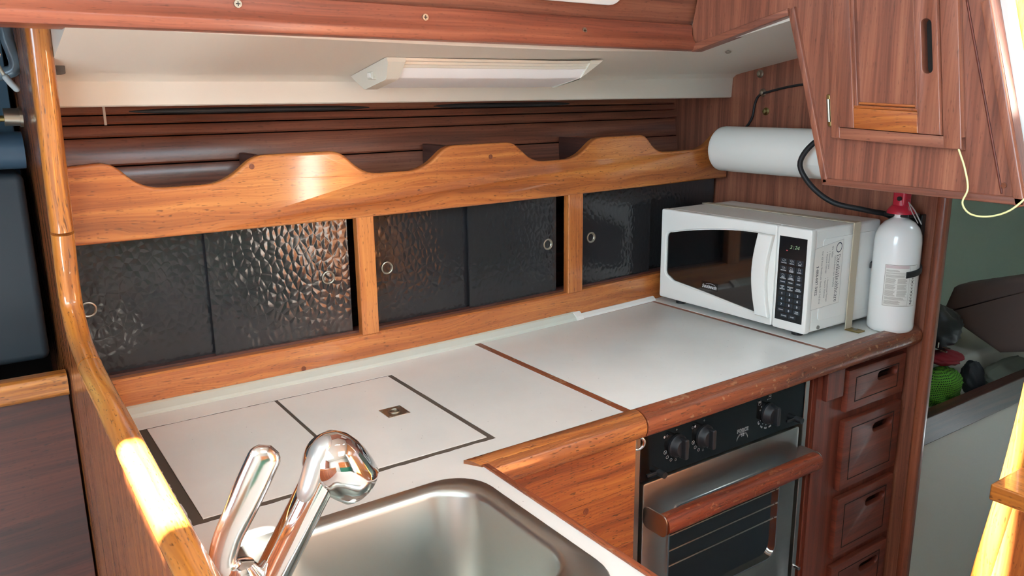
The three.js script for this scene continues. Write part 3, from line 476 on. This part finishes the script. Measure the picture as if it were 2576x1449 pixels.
    rows.forEach((r, i) => r.forEach((s, j) => {
      const cx = r.length === 3 ? 88 + j * 122 : 140 + j * 130, cy = ys[i], icon = i < 3, hh = icon ? 84 : 64;
      x.fillStyle = '#1b242c'; x.fillRect(cx - 54, cy - hh / 2, 108, hh - 8); x.fillStyle = '#cfd6da';
      if (icon) { x.strokeStyle = '#aab4ba'; x.lineWidth = 3; x.beginPath(); if (j === 2 && i === 0) { x.moveTo(cx - 28, cy + 2); x.lineTo(cx, cy - 32); x.lineTo(cx + 28, cy + 2); x.closePath(); } else { x.ellipse(cx, cy - 14, 26, 15, (i + j) * 0.4, 0, 7); x.moveTo(cx - 20, cy - 6); x.lineTo(cx + 22, cy - 20); } x.stroke(); x.font = 'bold 17px sans-serif'; const a = s.split(' '); a.forEach((q, k) => x.fillText(q, cx, cy + 20 + (k - (a.length - 1) / 2) * 15, 104)); }
      else { const big = /^\d$/.test(s); x.font = big ? 'bold 40px sans-serif' : 'bold 21px sans-serif'; const a = s.split(' '); a.forEach((q, k) => x.fillText(q, cx, cy - 4 + (k - (a.length - 1) / 2) * 20, 104)); }
    }));
  });
  part(col, 'keypad', quad([X0 - 0.0034, 0.9525, 0.3125], [X0 - 0.0034, 0.9525, 0.3775], [X0 - 0.0034, 1.1265, 0.3775], [X0 - 0.0034, 1.1265, 0.3125]), std(0xffffff, 0.22, 0, { map: keys }), 'black keypad with a clock display');
  // advertising magnet on the side, its text running downwards
  const ad = print(1150, 860, (x, w, h) => {
    x.fillStyle = '#e7e3dc'; x.fillRect(0, 0, w, h); x.strokeStyle = '#6d6a68'; x.lineWidth = 3; x.strokeRect(2, 2, w - 4, h - 4);
    x.fillStyle = '#26262c'; x.textAlign = 'left'; x.font = '142px serif'; x.fillText('ExcellaHealthcare', 245, 175, 870); x.font = '58px serif'; x.fillText('Extraordinary care. Everyday', 250, 245, 560);
    x.fillText('We Offer:', 60, 345, 210); x.font = '52px serif'; x.fillText('•  Nursing Care', 130, 425, 320); x.fillText('•  Physical Therapy', 130, 500, 380); x.fillText('•  Occupational Therapy', 600, 425, 460); x.fillText('•  Speech Therapy', 600, 500, 380);
    x.font = '60px serif'; x.fillText('For All Your Healthcare Needs Call Toll Free', 90, 640, 980); x.font = 'bold 96px serif'; x.fillText('1-888-607-3422', 330, 775, 560);
    x.save(); x.translate(125, 125); x.strokeStyle = '#33364a'; for (let i = 0; i < 9; i++) { x.rotate(Math.PI * 2 / 9); x.lineWidth = 17; x.beginPath(); x.arc(20, 0, 62, -0.6, 0.7); x.stroke(); } x.restore();
  });
  const zs = Z1 + 0.0006; // text reads downwards: the sheet's left edge is up
  solo('advert_magnet', 'white advertising magnet with sideways printed text on the microwave side', 'magnet', quad([1.372, 1.107, zs], [1.372, 0.982, zs], [1.466, 0.985, zs], [1.466, 1.118, zs]), std(0xffffff, 0.5, 0, { map: ad, side: THREE.DoubleSide }), [1.42, 1.04, zs]);
  part(body, 'screw', cyl(0.0042, 0.002, 'z', 14).translate(1.404, 0.941, Z1 - 0.001), M.steel);
  // strap that holds it down
  const T = thing('hold_down_strap', 'beige flat metal strap bent over the microwave down to the worktop', 'strap', [1.505, CY, Z1]);
  const tan = std(0xb9ad97, 0.6);
  part(T, 'band', join([bx(1.494, 1.517, CY + 0.001, Y1 + 0.002, Z1 + 0.001, Z1 + 0.0035, 0.0008), bx(1.494, 1.517, Y1 + 0.0005, Y1 + 0.0025, Z0, Z1 + 0.0035, 0.0008)]), tan);
  const foot = bx(1.494, 1.517, CY + 0.0005, CY + 0.003, Z1 + 0.001, Z1 + 0.034, 0.0008); part(T, 'foot', foot, M.brass, 'bent tarnished foot');
  part(T, 'screw', cyl(0.0042, 0.002, 'y', 12).translate(1.506, CY + 0.0035, Z1 + 0.018), M.steel);
}
{
  const ex = 1.578, ez = 0.437, E = thing('fire_extinguisher', 'white fire extinguisher with a red head beside the microwave', 'extinguisher', [ex, CY, ez]);
  part(E, 'cylinder', lathe([[0, 0.002], [0.041, 0.002], [0.0445, 0.006], [0.0452, 0.012], [0.0452, 0.188], [0.0435, 0.203], [0.038, 0.217], [0.029, 0.228], [0.018, 0.2345], [0.0135, 0.2375], [0.0135, 0.252], [0, 0.252]], 48).translate(ex, CY, ez), std(0xeeeeea, 0.25, 0, { clearcoat: 0.6, clearcoatRoughness: 0.1 }));
  const head = part(E, 'head', join([lathe([[0, 0.246], [0.027, 0.246], [0.027, 0.25], [0.022, 0.258], [0.0165, 0.263], [0.0155, 0.275], [0, 0.277]], 32).translate(ex, CY, ez), bx(ex - 0.014, ex + 0.012, CY + 0.26, CY + 0.31, ez - 0.014, ez + 0.014, 0.006)]), M.red, 'red plastic valve head');
  for (const dz of [-0.007, 0.008]) part(head, 'rivet', new THREE.SphereGeometry(0.0026, 10, 8).translate(ex - 0.0142, CY + 0.303, ez + dz), M.steel);
  part(head, 'gauge', cyl(0.0046, 0.004, 'x', 16).translate(ex - 0.0155, CY + 0.277, ez + 0.003), M.black);
  part(E, 'collar', bx(ex - 0.012, ex + 0.03, CY + 0.2385, CY + 0.2465, ez - 0.03, ez + 0.024, 0.002), M.black);
  const lab = print(512, 720, (x, w, h) => {
    x.fillStyle = '#dcdad2'; x.fillRect(0, 0, w, h); x.strokeStyle = '#7a756c'; x.lineWidth = 5; x.strokeRect(8, 8, w - 16, h - 16); x.fillStyle = '#c9b6b4'; x.fillRect(14, 14, 340, 50);
    x.fillStyle = '#8d877c'; let y = 92; const blocks = [[3, 200], [2, 320], [4, 330], [8, 150], [8, 150], [9, 150], [4, 300], [6, 240]];
    blocks.forEach(([n, len], b) => { for (let i = 0; i < n; i++) { x.fillRect(24, y, len * (0.8 + 0.2 * hash(b, i, 4)), 5); if (len < 200) x.fillRect(196, y, 150 * (0.7 + 0.3 * hash(i, b, 9)), 5); y += 11; } y += 16; x.fillRect(14, y - 10, 340, 2); });
    x.fillRect(368, 10, 3, h - 20); for (let i = 0; i < 9; i++) { x.fillStyle = i % 3 ? '#8d877c' : '#55504a'; x.beginPath(); x.arc(430, 120 + i * 58, 16, 0, 5 + i % 2); x.fill(); x.fillRect(396, 150 + i * 58, 70, 6); }
    x.fillStyle = '#3a3733'; x.font = 'bold 90px sans-serif'; x.textAlign = 'center'; x.fillText('2', 430, 680);
  });
  const a0 = 4.02, lb = new THREE.CylinderGeometry(0.0456, 0.0456, 0.087, 32, 1, true, a0 + 0.78, 1.5).translate(ex, 1.023, ez); part(E, 'label', lb, std(0xffffff, 0.45, 0, { map: lab }), 'printed instruction label');
  // bracket with its rubber strap
  const B = thing('extinguisher_bracket', 'black bracket strap holding the white fire extinguisher', 'bracket', [1.63, 1.05, ez]);
  part(B, 'back_plate', bx(1.626, 1.641, 0.99, 1.16, ez - 0.02, ez + 0.02, 0.002), M.black);
  const arc = (a, b) => { const g = []; for (let i = 0; i <= 16; i++) { const t = a + (b - a) * i / 16; g.push([ex + 0.0475 * Math.cos(t), 1.046 + 0.012 * (i / 16), ez + 0.0475 * Math.sin(t)]); } return g; };
  const band = (pts, w) => { const c = smooth(pts); return sweep(rr(-0.0022, 0.0022, -w, w, 0.0015, 2), 20, (p, q, t) => { const o = c.getPointAt(t), n = V(o.x - ex, 0, o.z - ez).normalize(); return o.clone().addScaledVector(n, p).add(V(0, q, 0)); }, 0.8); };
  part(B, 'strap', band(arc(2.15, 0.2), 0.0065), M.rubber); part(B, 'strap', band(arc(-2.0, -0.2).map(([x, y, z]) => [x, y + 0.006, z]), 0.006), M.rubber);
  solo('brass_plate', 'small yellowish plate behind the extinguisher head', 'plate', bx(1.6, 1.606, 1.218, 1.226, ez - 0.024, ez + 0.03, 0.001), M.brass, [1.6, 1.22, ez]);
  solo('pull_tag', 'thin grey plastic pull tie hanging from the extinguisher head', 'tag', join([tube([[ex - 0.004, 1.19, ez + 0.016], [ex - 0.01, 1.175, ez + 0.034], [ex - 0.01, 1.15, ez + 0.05]], 0.0012), tube([[ex - 0.004, 1.19, ez + 0.016], [ex - 0.012, 1.172, ez + 0.03], [ex - 0.014, 1.152, ez + 0.045]], 0.001)]), std(0xa8a6a2, 0.4), [ex, 1.17, ez + 0.03]);
}
{
  const y = 1.2755, x = 1.576, T = thing('paper_towel_roll', 'white paper towel roll under the shelf end on the bulkhead', 'towel roll', [x, y, 0.12]);
  part(T, 'roll', lathe([[0.02, -0.16], [0.051, -0.16], [0.0535, -0.157], [0.0545, -0.15], [0.0545, 0.15], [0.0535, 0.158], [0.02, 0.158]], 56).rotateX(Math.PI / 2).translate(x, y, 0.122), M.paper);
  part(T, 'loose_sheet', sweepZ([[x - 0.0548, y - 0.005], [x - 0.0541, y - 0.005], [x - 0.051, y - 0.021], [x - 0.0517, y - 0.021]], 0.24, 0.28, 1), M.paper);
  const H = thing('towel_holder', 'dark wooden rod and arms carrying the paper towel roll', 'holder', [x, y, 0.12]);
  part(H, 'rod', cyl(0.012, 0.38, 'z', 16).translate(x, y, 0.122), M.dark);
  for (const z of [-0.052, 0.31]) part(H, 'arm', grain(bx(x - 0.02, 1.642, y - 0.022, y + 0.022, z - 0.006, z + 0.006), 0), M.dark);
}
solo('power_cable', 'thick black power cable looping behind the microwave', 'cable', tube([[1.5, 1.33, 0.36], [1.49, 1.31, 0.29], [1.485, 1.262, 0.256], [1.495, 1.222, 0.272], [1.52, 1.182, 0.315], [1.56, 1.166, 0.372], [1.61, 1.15, 0.4], [1.634, 1.1, 0.41], [1.634, 0.96, 0.38]], 0.0058, 70), M.rubber, [1.52, 1.2, 0.3]);
{
  solo('thin_wire', 'thin dark wire stapled along the upper bulkhead', 'wire', tube([[1.637, 1.292, -0.05], [1.637, 1.315, -0.03], [1.637, 1.335, -0.01], [1.637, 1.352, 0.0], [1.637, 1.385, 0.006], [1.637, 1.402, 0.016], [1.637, 1.412, 0.05], [1.637, 1.424, 0.118], [1.637, 1.43, 0.2]], 0.0028, 60), M.rubber, [1.637, 1.35, 0.03]);
  for (const [y, z, m, l] of [[1.454, 0.013, 'nickel', 'topmost round metal button on the dark bulkhead'], [1.409, 0.024, 'nickel', 'middle round metal button where the wire bends'], [1.365, 0.036, 'brass', 'lowest round metal button above the paper towels']])
    solo('bulkhead_button', l, 'knob', lathe([[0.0095, 0], [0.0095, 0.003], [0.006, 0.006], [0.005, 0.009], [0, 0.011]], 20).rotateZ(Math.PI / 2).translate(1.643, y, z), M[m], [1.64, y, z], 'buttons on the bulkhead');
}

// ---------------------------------------------------------------- lamp under the side deck
{
  const K = thing('strip_light', 'white fluorescent strip light under the side deck', 'lamp', [0.8, 1.45, 0.09]);
  const sl = 0.178, yc = (z, x) => 1.4402 + 0.178 * (z - 0.004) + 0.012 * Math.max(0, Math.min(1, (x - 0.9) / 0.7)) - 0.0005;
  const box = (x0, x1, prof, e0 = 0, e1 = 0) => sweep(prof, 8, (z, d, t) => { const k = Math.min(1, d / 0.022); const xx = x0 + e0 * k + (x1 - e1 * k - x0 - e0 * k) * t; return V(xx, yc(z, xx) - d, z); }, 0.5);
  part(K, 'base_rail', box(0.595, 0.99, [[0.158, 0], [0.158, 0.004], [0.152, 0.0045], [0.151, 0.008], [0.149, 0.0085], [0.147, 0.012], [0.03, 0.012], [0.024, 0]]), std(0xdedacb, 0.4, 0.2), 'ridged cream metal rail');
  part(K, 'diffuser', box(0.6, 0.985, [[0.146, 0.0105], [0.13, 0.0235], [0.125, 0.025], [0.05, 0.025], [0.045, 0.0235], [0.032, 0.0105]]), std(0xf4f4f2, 0.3), 'frosted white diffuser');
  const c1 = part(K, 'end_cap', box(0.572, 0.606, [[0.16, 0], [0.158, 0.006], [0.133, 0.0255], [0.127, 0.0275], [0.05, 0.0275], [0.044, 0.0255], [0.025, 0.006], [0.022, 0]], 0.012, 0), std(0xd9d5c6, 0.45));
  part(K, 'end_cap', box(0.982, 1.012, [[0.16, 0], [0.158, 0.006], [0.133, 0.0255], [0.127, 0.0275], [0.05, 0.0275], [0.044, 0.0255], [0.025, 0.006], [0.022, 0]], 0, 0.03), std(0xd9d5c6, 0.45));
  const sw = part(c1, 'switch', bx(0.574, 0.588, 1.436, 1.448, 0.082, 0.1, 0.002), std(0xcfcbbd, 0.45)); part(sw, 'rocker', bx(0.5722, 0.58, 1.4385, 1.4455, 0.086, 0.096, 0.001), std(0xeeece4, 0.35));
}

// ---------------------------------------------------------------- hanging cabinet on the forward partition
{
  const P = struct('wall_partition', 'mahogany partition with an angled opening over the worktop');
  const X = 1.19, poly = [[0.2, 1.487], [0.226, 1.4895], [0.427, 1.534], [0.519, 1.262], [0.832, 1.258], [0.754, 1.528], [0.635, 1.94], [0.3, 1.94]];
  part(P, 'panel', grain(plate(poly, 'x', X, X + 0.02), 1), M.mahog);
  const bar = (a, b, w, t0, t1) => { const d = new THREE.Vector2(b[0] - a[0], b[1] - a[1]).normalize(), n = [-d.y * w, d.x * w]; return plate([a, b, [b[0] + n[0], b[1] + n[1]], [a[0] + n[0], a[1] + n[1]]], 'x', t0, t1, { bevel: 0.002 }); };
  part(P, 'edge_strip', grain(bar([0.215, 1.4855], [0.43, 1.5325], 0.013, X - 0.006, X + 0.024), 2), M.mahog);
  part(P, 'edge_strip', grain(bar([0.43, 1.543], [0.5185, 1.2585], 0.011, X - 0.006, X + 0.024), 1), M.mahog);
  part(P, 'edge_strip', grain(bar([0.5185, 1.2575], [0.833, 1.2535], 0.011, X - 0.006, X + 0.024), 2), M.mahog);
  part(P, 'edge_strip', grain(bar([0.832, 1.2535], [0.754, 1.528], 0.013, X - 0.006, X + 0.024), 1), M.mahog);
  part(P, 'batten', grain(bar([0.8, 1.268], [0.722, 1.53], 0.003, X - 0.0015, X + 0.001), 1), M.drawer);
  part(P, 'plug', cyl(0.004, 0.002, 'x', 14).translate(X - 0.0008, 1.279, 0.8), M.worn);

  const C = thing('wall_cabinet', 'mahogany wall cabinet with panelled door above the extinguisher', 'cabinet', [1.26, 1.26, 0.63]);
  part(C, 'carcass', grain(plate([[0.53, 1.275], [0.82, 1.272], [0.75, 1.52], [0.66, 1.8], [0.43, 1.8], [0.43, 1.56]], 'x', X + 0.02, X + 0.15), 1), M.mahog);
  const sh = (g) => { const p = g.attributes.position; for (let i = 0; i < p.count; i++) { const y = p.getY(i), z = p.getZ(i); p.setZ(i, z - 0.14 * (y - 1.33)); p.setY(i, y - 0.05 * (z - 0.535)); } g.computeVertexNormals(); return toCreasedNormals(g, 0.5); };
  const pl = (z0, z1, y0, y1, t0, t1, b = 0.0015) => sh(plate([[z0, y0], [z1, y0], [z1, y1], [z0, y1]], 'x', t0, t1, { bevel: b }));
  const zl = 0.535, zr = 0.744, yb = 1.336, yt = 1.66;
  // face moulding around the door
  part(C, 'moulding', grain(pl(zl, zl + 0.016, yb, yt, X - 0.013, X), 1), M.mahog);
  part(C, 'moulding', grain(pl(zr - 0.026, zr, yb, yt, X - 0.013, X), 1), M.mahog);
  part(C, 'moulding', grain(pl(zl, zr, yb - 0.001, yb + 0.017, X - 0.0125, X), 2), M.mahog);
  const D = new THREE.Group(); D.name = 'door'; C.add(D);
  const a = zl + 0.0165, b = zr - 0.0265, y0 = yb + 0.018;
  part(D, 'stile', grain(pl(a, a + 0.029, y0, yt, X - 0.019, X), 1), M.mahog);
  const slot = rr(b - 0.024, b - 0.009, 1.44, 1.516, 0.0072);
  part(D, 'stile', grain(sh(plate([[b - 0.034, y0], [b, y0], [b, yt], [b - 0.034, yt]], 'x', X - 0.019, X, { holes: [slot], bevel: 0.0015 })), 1), M.mahog);
  part(D, 'slot_backing', pl(b - 0.03, b - 0.004, 1.43, 1.526, X - 0.003, X + 0.001, 0), M.void, 'dark finger slot');
  part(D, 'bottom_rail', grain(pl(a + 0.0285, b - 0.0335, y0, y0 + 0.031, X - 0.0185, X), 2), M.oak, 'paler bottom rail');
  part(D, 'panel', grain(pl(a + 0.025, b - 0.03, y0 + 0.03, yt, X - 0.009, X, 0), 1), M.mahog);
  part(D, 'bead', grain(pl(a + 0.029, a + 0.0355, y0 + 0.031, yt, X - 0.0165, X - 0.005), 1), M.mahog);
  part(D, 'bead', grain(pl(b - 0.0385, b - 0.034, y0 + 0.031, yt, X - 0.0165, X - 0.005), 1), M.mahog);
  part(D, 'bead', grain(pl(a + 0.0285, b - 0.0335, y0 + 0.031, y0 + 0.0355, X - 0.0168, X - 0.005), 2), M.oak);
  part(D, 'bead', grain(pl(a + 0.032, b - 0.037, y0 + 0.0365, y0 + 0.0405, X - 0.0135, X - 0.005), 2), M.oak);
  const hz = 0.529, hy = 1.378, hg = part(C, 'hinge', sh(bx(X - 0.008, X, hy - 0.026, hy + 0.026, hz - 0.0045, hz + 0.0045, 0.003)), M.brass, 'tarnished brass hinge');
  part(hg, 'pin', sh(cyl(0.003, 0.036, 'y', 10).translate(X - 0.008, hy, hz)), M.nickel);
}
solo('hanging_wire', 'thin pale yellow wire drooping from the cabinet door', 'wire', tube([[1.168, 1.326, 0.744], [1.165, 1.3, 0.757], [1.165, 1.272, 0.764], [1.163, 1.253, 0.76], [1.16, 1.24, 0.772], [1.16, 1.2375, 0.795], [1.163, 1.248, 0.822], [1.168, 1.272, 0.842], [1.17, 1.3, 0.855]], 0.0014, 60, 6), std(0xe3e2a0, 0.4), [1.165, 1.27, 0.78]);
{ // bowed post at the right of the doorway
  const P = thing('doorway_post', 'bowed varnished doorway post catching the sun at the right edge', 'post', [1.22, 0, 0.95]);
  const edge = [[0, 0.76], [0.4, 0.792], [0.68, 0.82], [0.88, 0.845], [1.06, 0.858], [1.16, 0.856], [1.263, 0.848], [1.369, 0.822], [1.526, 0.778], [1.94, 0.66]];
  const c = new THREE.CatmullRomCurve3(edge.map(([y, z]) => V(0, y, z))), pts = c.getPoints(50).map((p) => [p.z, p.y]);
  part(P, 'panel', grain(plate([...pts, [1.74, 1.94], [1.74, 0]], 'x', 1.205, 1.235), 1), M.teak);
  part(P, 'white_jamb', bx(1.195, 1.245, 0, 1.94, 1.74, 1.96, 0.006), M.plastic, 'white painted jamb');
  part(P, 'edge_cap', grain(sweep(rr(-0.021, 0.021, -0.002, 0.026, 0.01, 4), 50, (a, b, t) => { const p = c.getPointAt(t); return V(1.218 + a, p.y, p.z + b); }, 0.9), 1), M.trim);
  part(P, 'white_edge', sweep(rr(-0.02, 0.02, -0.02, 0.02, 0.006, 3), 12, (a, b, t) => { const y = 1.24 + 0.7 * t; return V(1.222 + a * 0.5, y, 0.765 - 0.28 * (y - 1.526) + b); }, 0.9), M.plastic, 'white painted edge strip');
  part(P, 'ledge', grain(bx(1.1, 1.2, 0.862, 0.886, 0.872, 1.25, 0.003), 2), M.trim, 'varnished ledge');
}

// ---------------------------------------------------------------- forward cabin through the doorway
{
  const B = thing('berth', 'berth with dark wooden board and white front seen through the doorway', 'berth', [2.4, 0, 0.2]);
  part(B, 'front_panel', bx(1.665, 3.59, 0, 0.6, 0.4, 0.42, 0.001), M.liner);
  part(B, 'leeboard', grain(bx(1.665, 3.59, 0.59, 0.662, 0.395, 0.428, 0.003), 0), M.dark);
  part(B, 'base', bx(1.665, 3.59, 0.55, 0.6, -0.01, 0.4, 0.001), M.liner);
  struct('wall_hull', 'pale green painted hull side in the forward cabin', sweepX([[-0.02, 0.55], [-0.2, 1.3], [-0.25, 1.6], [-0.36, 1.6], [-0.36, 0.55]], 1.662, 3.6, 2), std(0xb4c8ba, 0.6));
  struct('ceiling_forward', 'white deck underside of the forward cabin', bx(1.662, 3.6, 1.58, 1.6, -0.36, 0.4, 0.001), M.liner);
  part(B, 'mattress', bx(2.12, 3.55, 0.602, 0.69, 0.0, 0.3, 0.02), std(0xb9b7aa, 0.85), 'pale bare mattress');
  const cu = plate([[0.2, 0.86], [0.21, 0.868], [0.41, 0.935], [0.5, 0.955], [0.5, 0.74], [0.42, 0.722], [0.345, 0.7], [0.185, 0.775], [0.178, 0.785]], 'x', 2.3, 2.42, { bevel: 0.022, seg: 5 });
  solo('berth_cushion', 'large brown upholstered cushion tipped on the berth', 'cushion', grain(cu, 1, 0.2, 0.2), std(0x6b5750, 0.9, 0, { sheen: 0.4 }), [2.36, 0.7, 0.34]);
  const lump = (x, y, z, a, b, c, s) => { const g = new THREE.SphereGeometry(1, 28, 20), p = g.attributes.position; for (let i = 0; i < p.count; i++) { const k = 1 + (fbm(p.getX(i) * 3 + 9, p.getY(i) * 3 + p.getZ(i) * 2 + 9, 99, 99, s, 3) - 0.5) * 0.5; p.setXYZ(i, p.getX(i) * a * k, Math.max(-0.8, p.getY(i)) * b * k, p.getZ(i) * c * k); } g.computeVertexNormals(); return g.translate(x, y, z); };
  const D = thing('black_bag', 'black bag with silver buckles behind the doorway post', 'bag', [2.04, 0.755, 0.31]);
  part(D, 'bag', lump(2.04, 0.812, 0.31, 0.075, 0.055, 0.045, 3), std(0x0d0f12, 0.5)); part(D, 'buckle', join([bx(1.985, 1.988, 0.775, 0.79, 0.337, 0.34, 0.001), bx(1.985, 1.988, 0.768, 0.772, 0.345, 0.362, 0.001), bx(1.985, 1.988, 0.778, 0.782, 0.35, 0.37, 0.001)]), M.chrome);
  solo('padded_strap', 'dull red padded strap under the black bag', 'strap', lump(2.04, 0.738, 0.33, 0.055, 0.015, 0.045, 4), std(0x8c1f2c, 0.7), [2.04, 0.72, 0.33]);
  const mesh = dataTex(256, 256, (u, v) => { const a = u * 22, b = v * 22 + (Math.floor(a) % 2) * 0.5, h = Math.hypot(a % 1 - 0.5, (b % 1 - 0.5)) < 0.3; return h ? [18, 34, 16] : [96, 168, 48]; });
  const net = solo('mesh_bag', 'bright green mesh bag on the berth', 'bag', grain(lump(2.02, 0.663, 0.335, 0.09, 0.05, 0.042, 6), 1, 0.12, 0.12), std(0xffffff, 0.8, 0, { map: mesh }), [2.02, 0.62, 0.335]);
  solo('dark_shoe', 'dark shoe lying beside the green mesh bag', 'shoe', lump(2.165, 0.655, 0.35, 0.028, 0.05, 0.03, 8), std(0x15171b, 0.6), [2.165, 0.61, 0.35]);
  solo('folded_cloth', 'grey green folded cloth beside the dark shoe', 'cloth', lump(2.36, 0.635, 0.35, 0.13, 0.035, 0.035, 9), std(0x6a6e60, 0.95), [2.36, 0.605, 0.35]);
}

// ---------------------------------------------------------------- passage at the left of the partition
{
  const A = thing('quarter_locker', 'dark panelled locker front with varnished top rail left of the partition', 'locker', [-0.3, 0, 0]);
  part(A, 'panel', grain(bx(-1.2, 0.095, 0, 0.972, -0.03, -0.012, 0.001), 0), wood(mDark, { coat: 0.4, coatRough: 0.3, color: 0xe0bca8 }));
  part(A, 'top_rail', grain(sweepX(rr(-0.032, 0.004, 0.972, 1.008, 0.01, 4), -1.2, 0.095, 2), 0), M.trim);
  part(A, 'plug', cyl(0.005, 0.001, 'z', 14).translate(-0.02, 0.985, 0.0042), M.worn);
  const blue = std(0x3f5c6e, 0.6);
  const R = thing('engine_box', 'blue grey painted housing in the dark recess behind the left post', 'housing', [-0.2, 1.0, -0.2]);
  part(R, 'back', bx(-1.2, 0.09, 1.0, 1.62, -0.3, -0.26, 0.002), blue);
  part(R, 'lower_cover', bx(-0.6, 0.085, 1.0, 1.3, -0.26, -0.12, 0.012), std(0x20282e, 0.6));
  part(R, 'cylinder', cyl(0.028, 0.24, 'x', 24).translate(-0.03, 1.335, -0.12), std(0x33495a, 0.45));
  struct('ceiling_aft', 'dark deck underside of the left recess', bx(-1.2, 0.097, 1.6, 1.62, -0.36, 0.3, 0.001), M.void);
  const T = thing('brass_shaft', 'brass shaft with a collar behind the left post', 'shaft', [0.04, 1.385, -0.08]);
  part(T, 'shaft', cyl(0.0045, 0.14, 'x', 16).translate(0.01, 1.383, -0.08), M.brass);
  part(T, 'collar', join([cyl(0.013, 0.02, 'x', 24).translate(0.091 - 0.012, 1.385, -0.08), cyl(0.0148, 0.004, 'x', 24).translate(0.0905, 1.385, -0.08)]), M.nickel);
  const Wt = thing('lead_wire', 'pale wire with a clear crimp end hanging behind the left post', 'wire', [0.085, 1.45, -0.06]);
  part(Wt, 'wire', tube([[0.068, 1.53, -0.06], [0.07, 1.49, -0.06], [0.07, 1.462, -0.06], [0.078, 1.44, -0.06]], 0.0025), std(0xb8b09c, 0.5));
  part(Wt, 'crimp', tube([[0.078, 1.441, -0.06], [0.083, 1.433, -0.06], [0.089, 1.425, -0.06]], 0.0048, 12), std(0xaab4b4, 0.25));
  solo('hose_bend', 'dark grey hose behind the left post', 'hose', tube([[0.088, 1.54, -0.09], [0.088, 1.5, -0.09], [0.093, 1.455, -0.09], [0.07, 1.445, -0.1]], 0.009), std(0x5a6a74, 0.3), [0.088, 1.49, -0.09]);
  solo('hex_fitting', 'small bright hexagonal fitting at the left edge', 'fitting', new THREE.CylinderGeometry(0.006, 0.006, 0.03, 6).rotateZ(Math.PI / 2).translate(0.062, 1.475, -0.09), M.chrome, [0.062, 1.475, -0.09]);
  const S = thing('steel_bracket', 'grey metal bracket on the galley side of the left post', 'bracket', [0.134, 1.47, 0.05]);
  part(S, 'plate', plate([[0.02, 1.452], [0.036, 1.442], [0.075, 1.442], [0.075, 1.515], [0.02, 1.515]], 'x', 0.124, 0.14, { bevel: 0.002 }), std(0x4c4a48, 0.6));
  solo('round_stud', 'small metal stud under the bracket by the left post', 'stud', lathe([[0.0045, 0], [0.0045, 0.004], [0.003, 0.007], [0, 0.008]], 16).rotateZ(-Math.PI / 2).translate(0.123, 1.431, 0.05), M.nickel, [0.123, 1.431, 0.05]);
  solo('white_tie', 'thin white strip hanging below the liner at the left', 'strip', bx(0.2105, 0.2145, 1.368, 1.4, -0.15, -0.148, 0.0004), M.plastic, [0.2125, 1.385, -0.149]);
  for (const [a, b, l] of [[0.235, 0.64, 'dark flattened hose tucked under the liner at the left'], [0.78, 1.13, 'dark flattened hose tucked under the liner below the lamp']])
    solo('tucked_hose', l, 'hose', sweep(rr(-0.012, 0.012, -0.0045, 0.0045, 0.0042, 3), 30, (p, q, t) => { const x = a + (b - a) * t, k = Math.min(1, Math.sqrt(Math.max(0.02, 4 * t * (1 - t)) * 1.6)); return V(x, 1.39 + q * k, zw(x) - 0.075 + p * k); }, 0.9), M.rubber, [(a + b) / 2, 1.39, -0.06], 'hoses under the liner');
}
{ // screws with washers in the liner by the header
  for (const [x, z, l] of [[1.3, 0.205, 'screw with washer in the white liner by the beam end'], [1.3, 0.41, 'screw with washer in the white liner by the cabinet corner']]) { const y = 1.4452 + 0.178 * (z - zw(x) + 0.014); solo('liner_screw', l, 'screw', lathe([[0.0065, 0], [0.006, -0.002], [0.003, -0.004], [0, -0.0045]], 16).translate(x, y, z), M.nickel, [x, y, z], 'screws in the liner'); }
}

// ---------------------------------------------------------------- opposite side of the cabin (mirrored in the varnish and the chrome)
{
  const S = thing('settee', 'settee with white cushions on the opposite side of the cabin', 'settee', [1.0, 0, 2.4]);
  part(S, 'base', grain(bx(0.2, 1.4, 0, 0.4, 2.2, 2.68), 0), M.mahog);
  part(S, 'seat_cushion', bx(0.2, 1.4, 0.4, 0.52, 2.18, 2.6, 0.03), std(0x2f6e57, 0.9));
  part(S, 'back_cushion', bx(0.2, 1.4, 0.52, 0.95, 2.5, 2.62, 0.03), std(0x2f6e57, 0.9));
  part(S, 'locker_back', grain(bx(0.2, 1.4, 0.95, 1.5, 2.6, 2.68), 0), M.teak);
}
renderer.render(scene, camera);
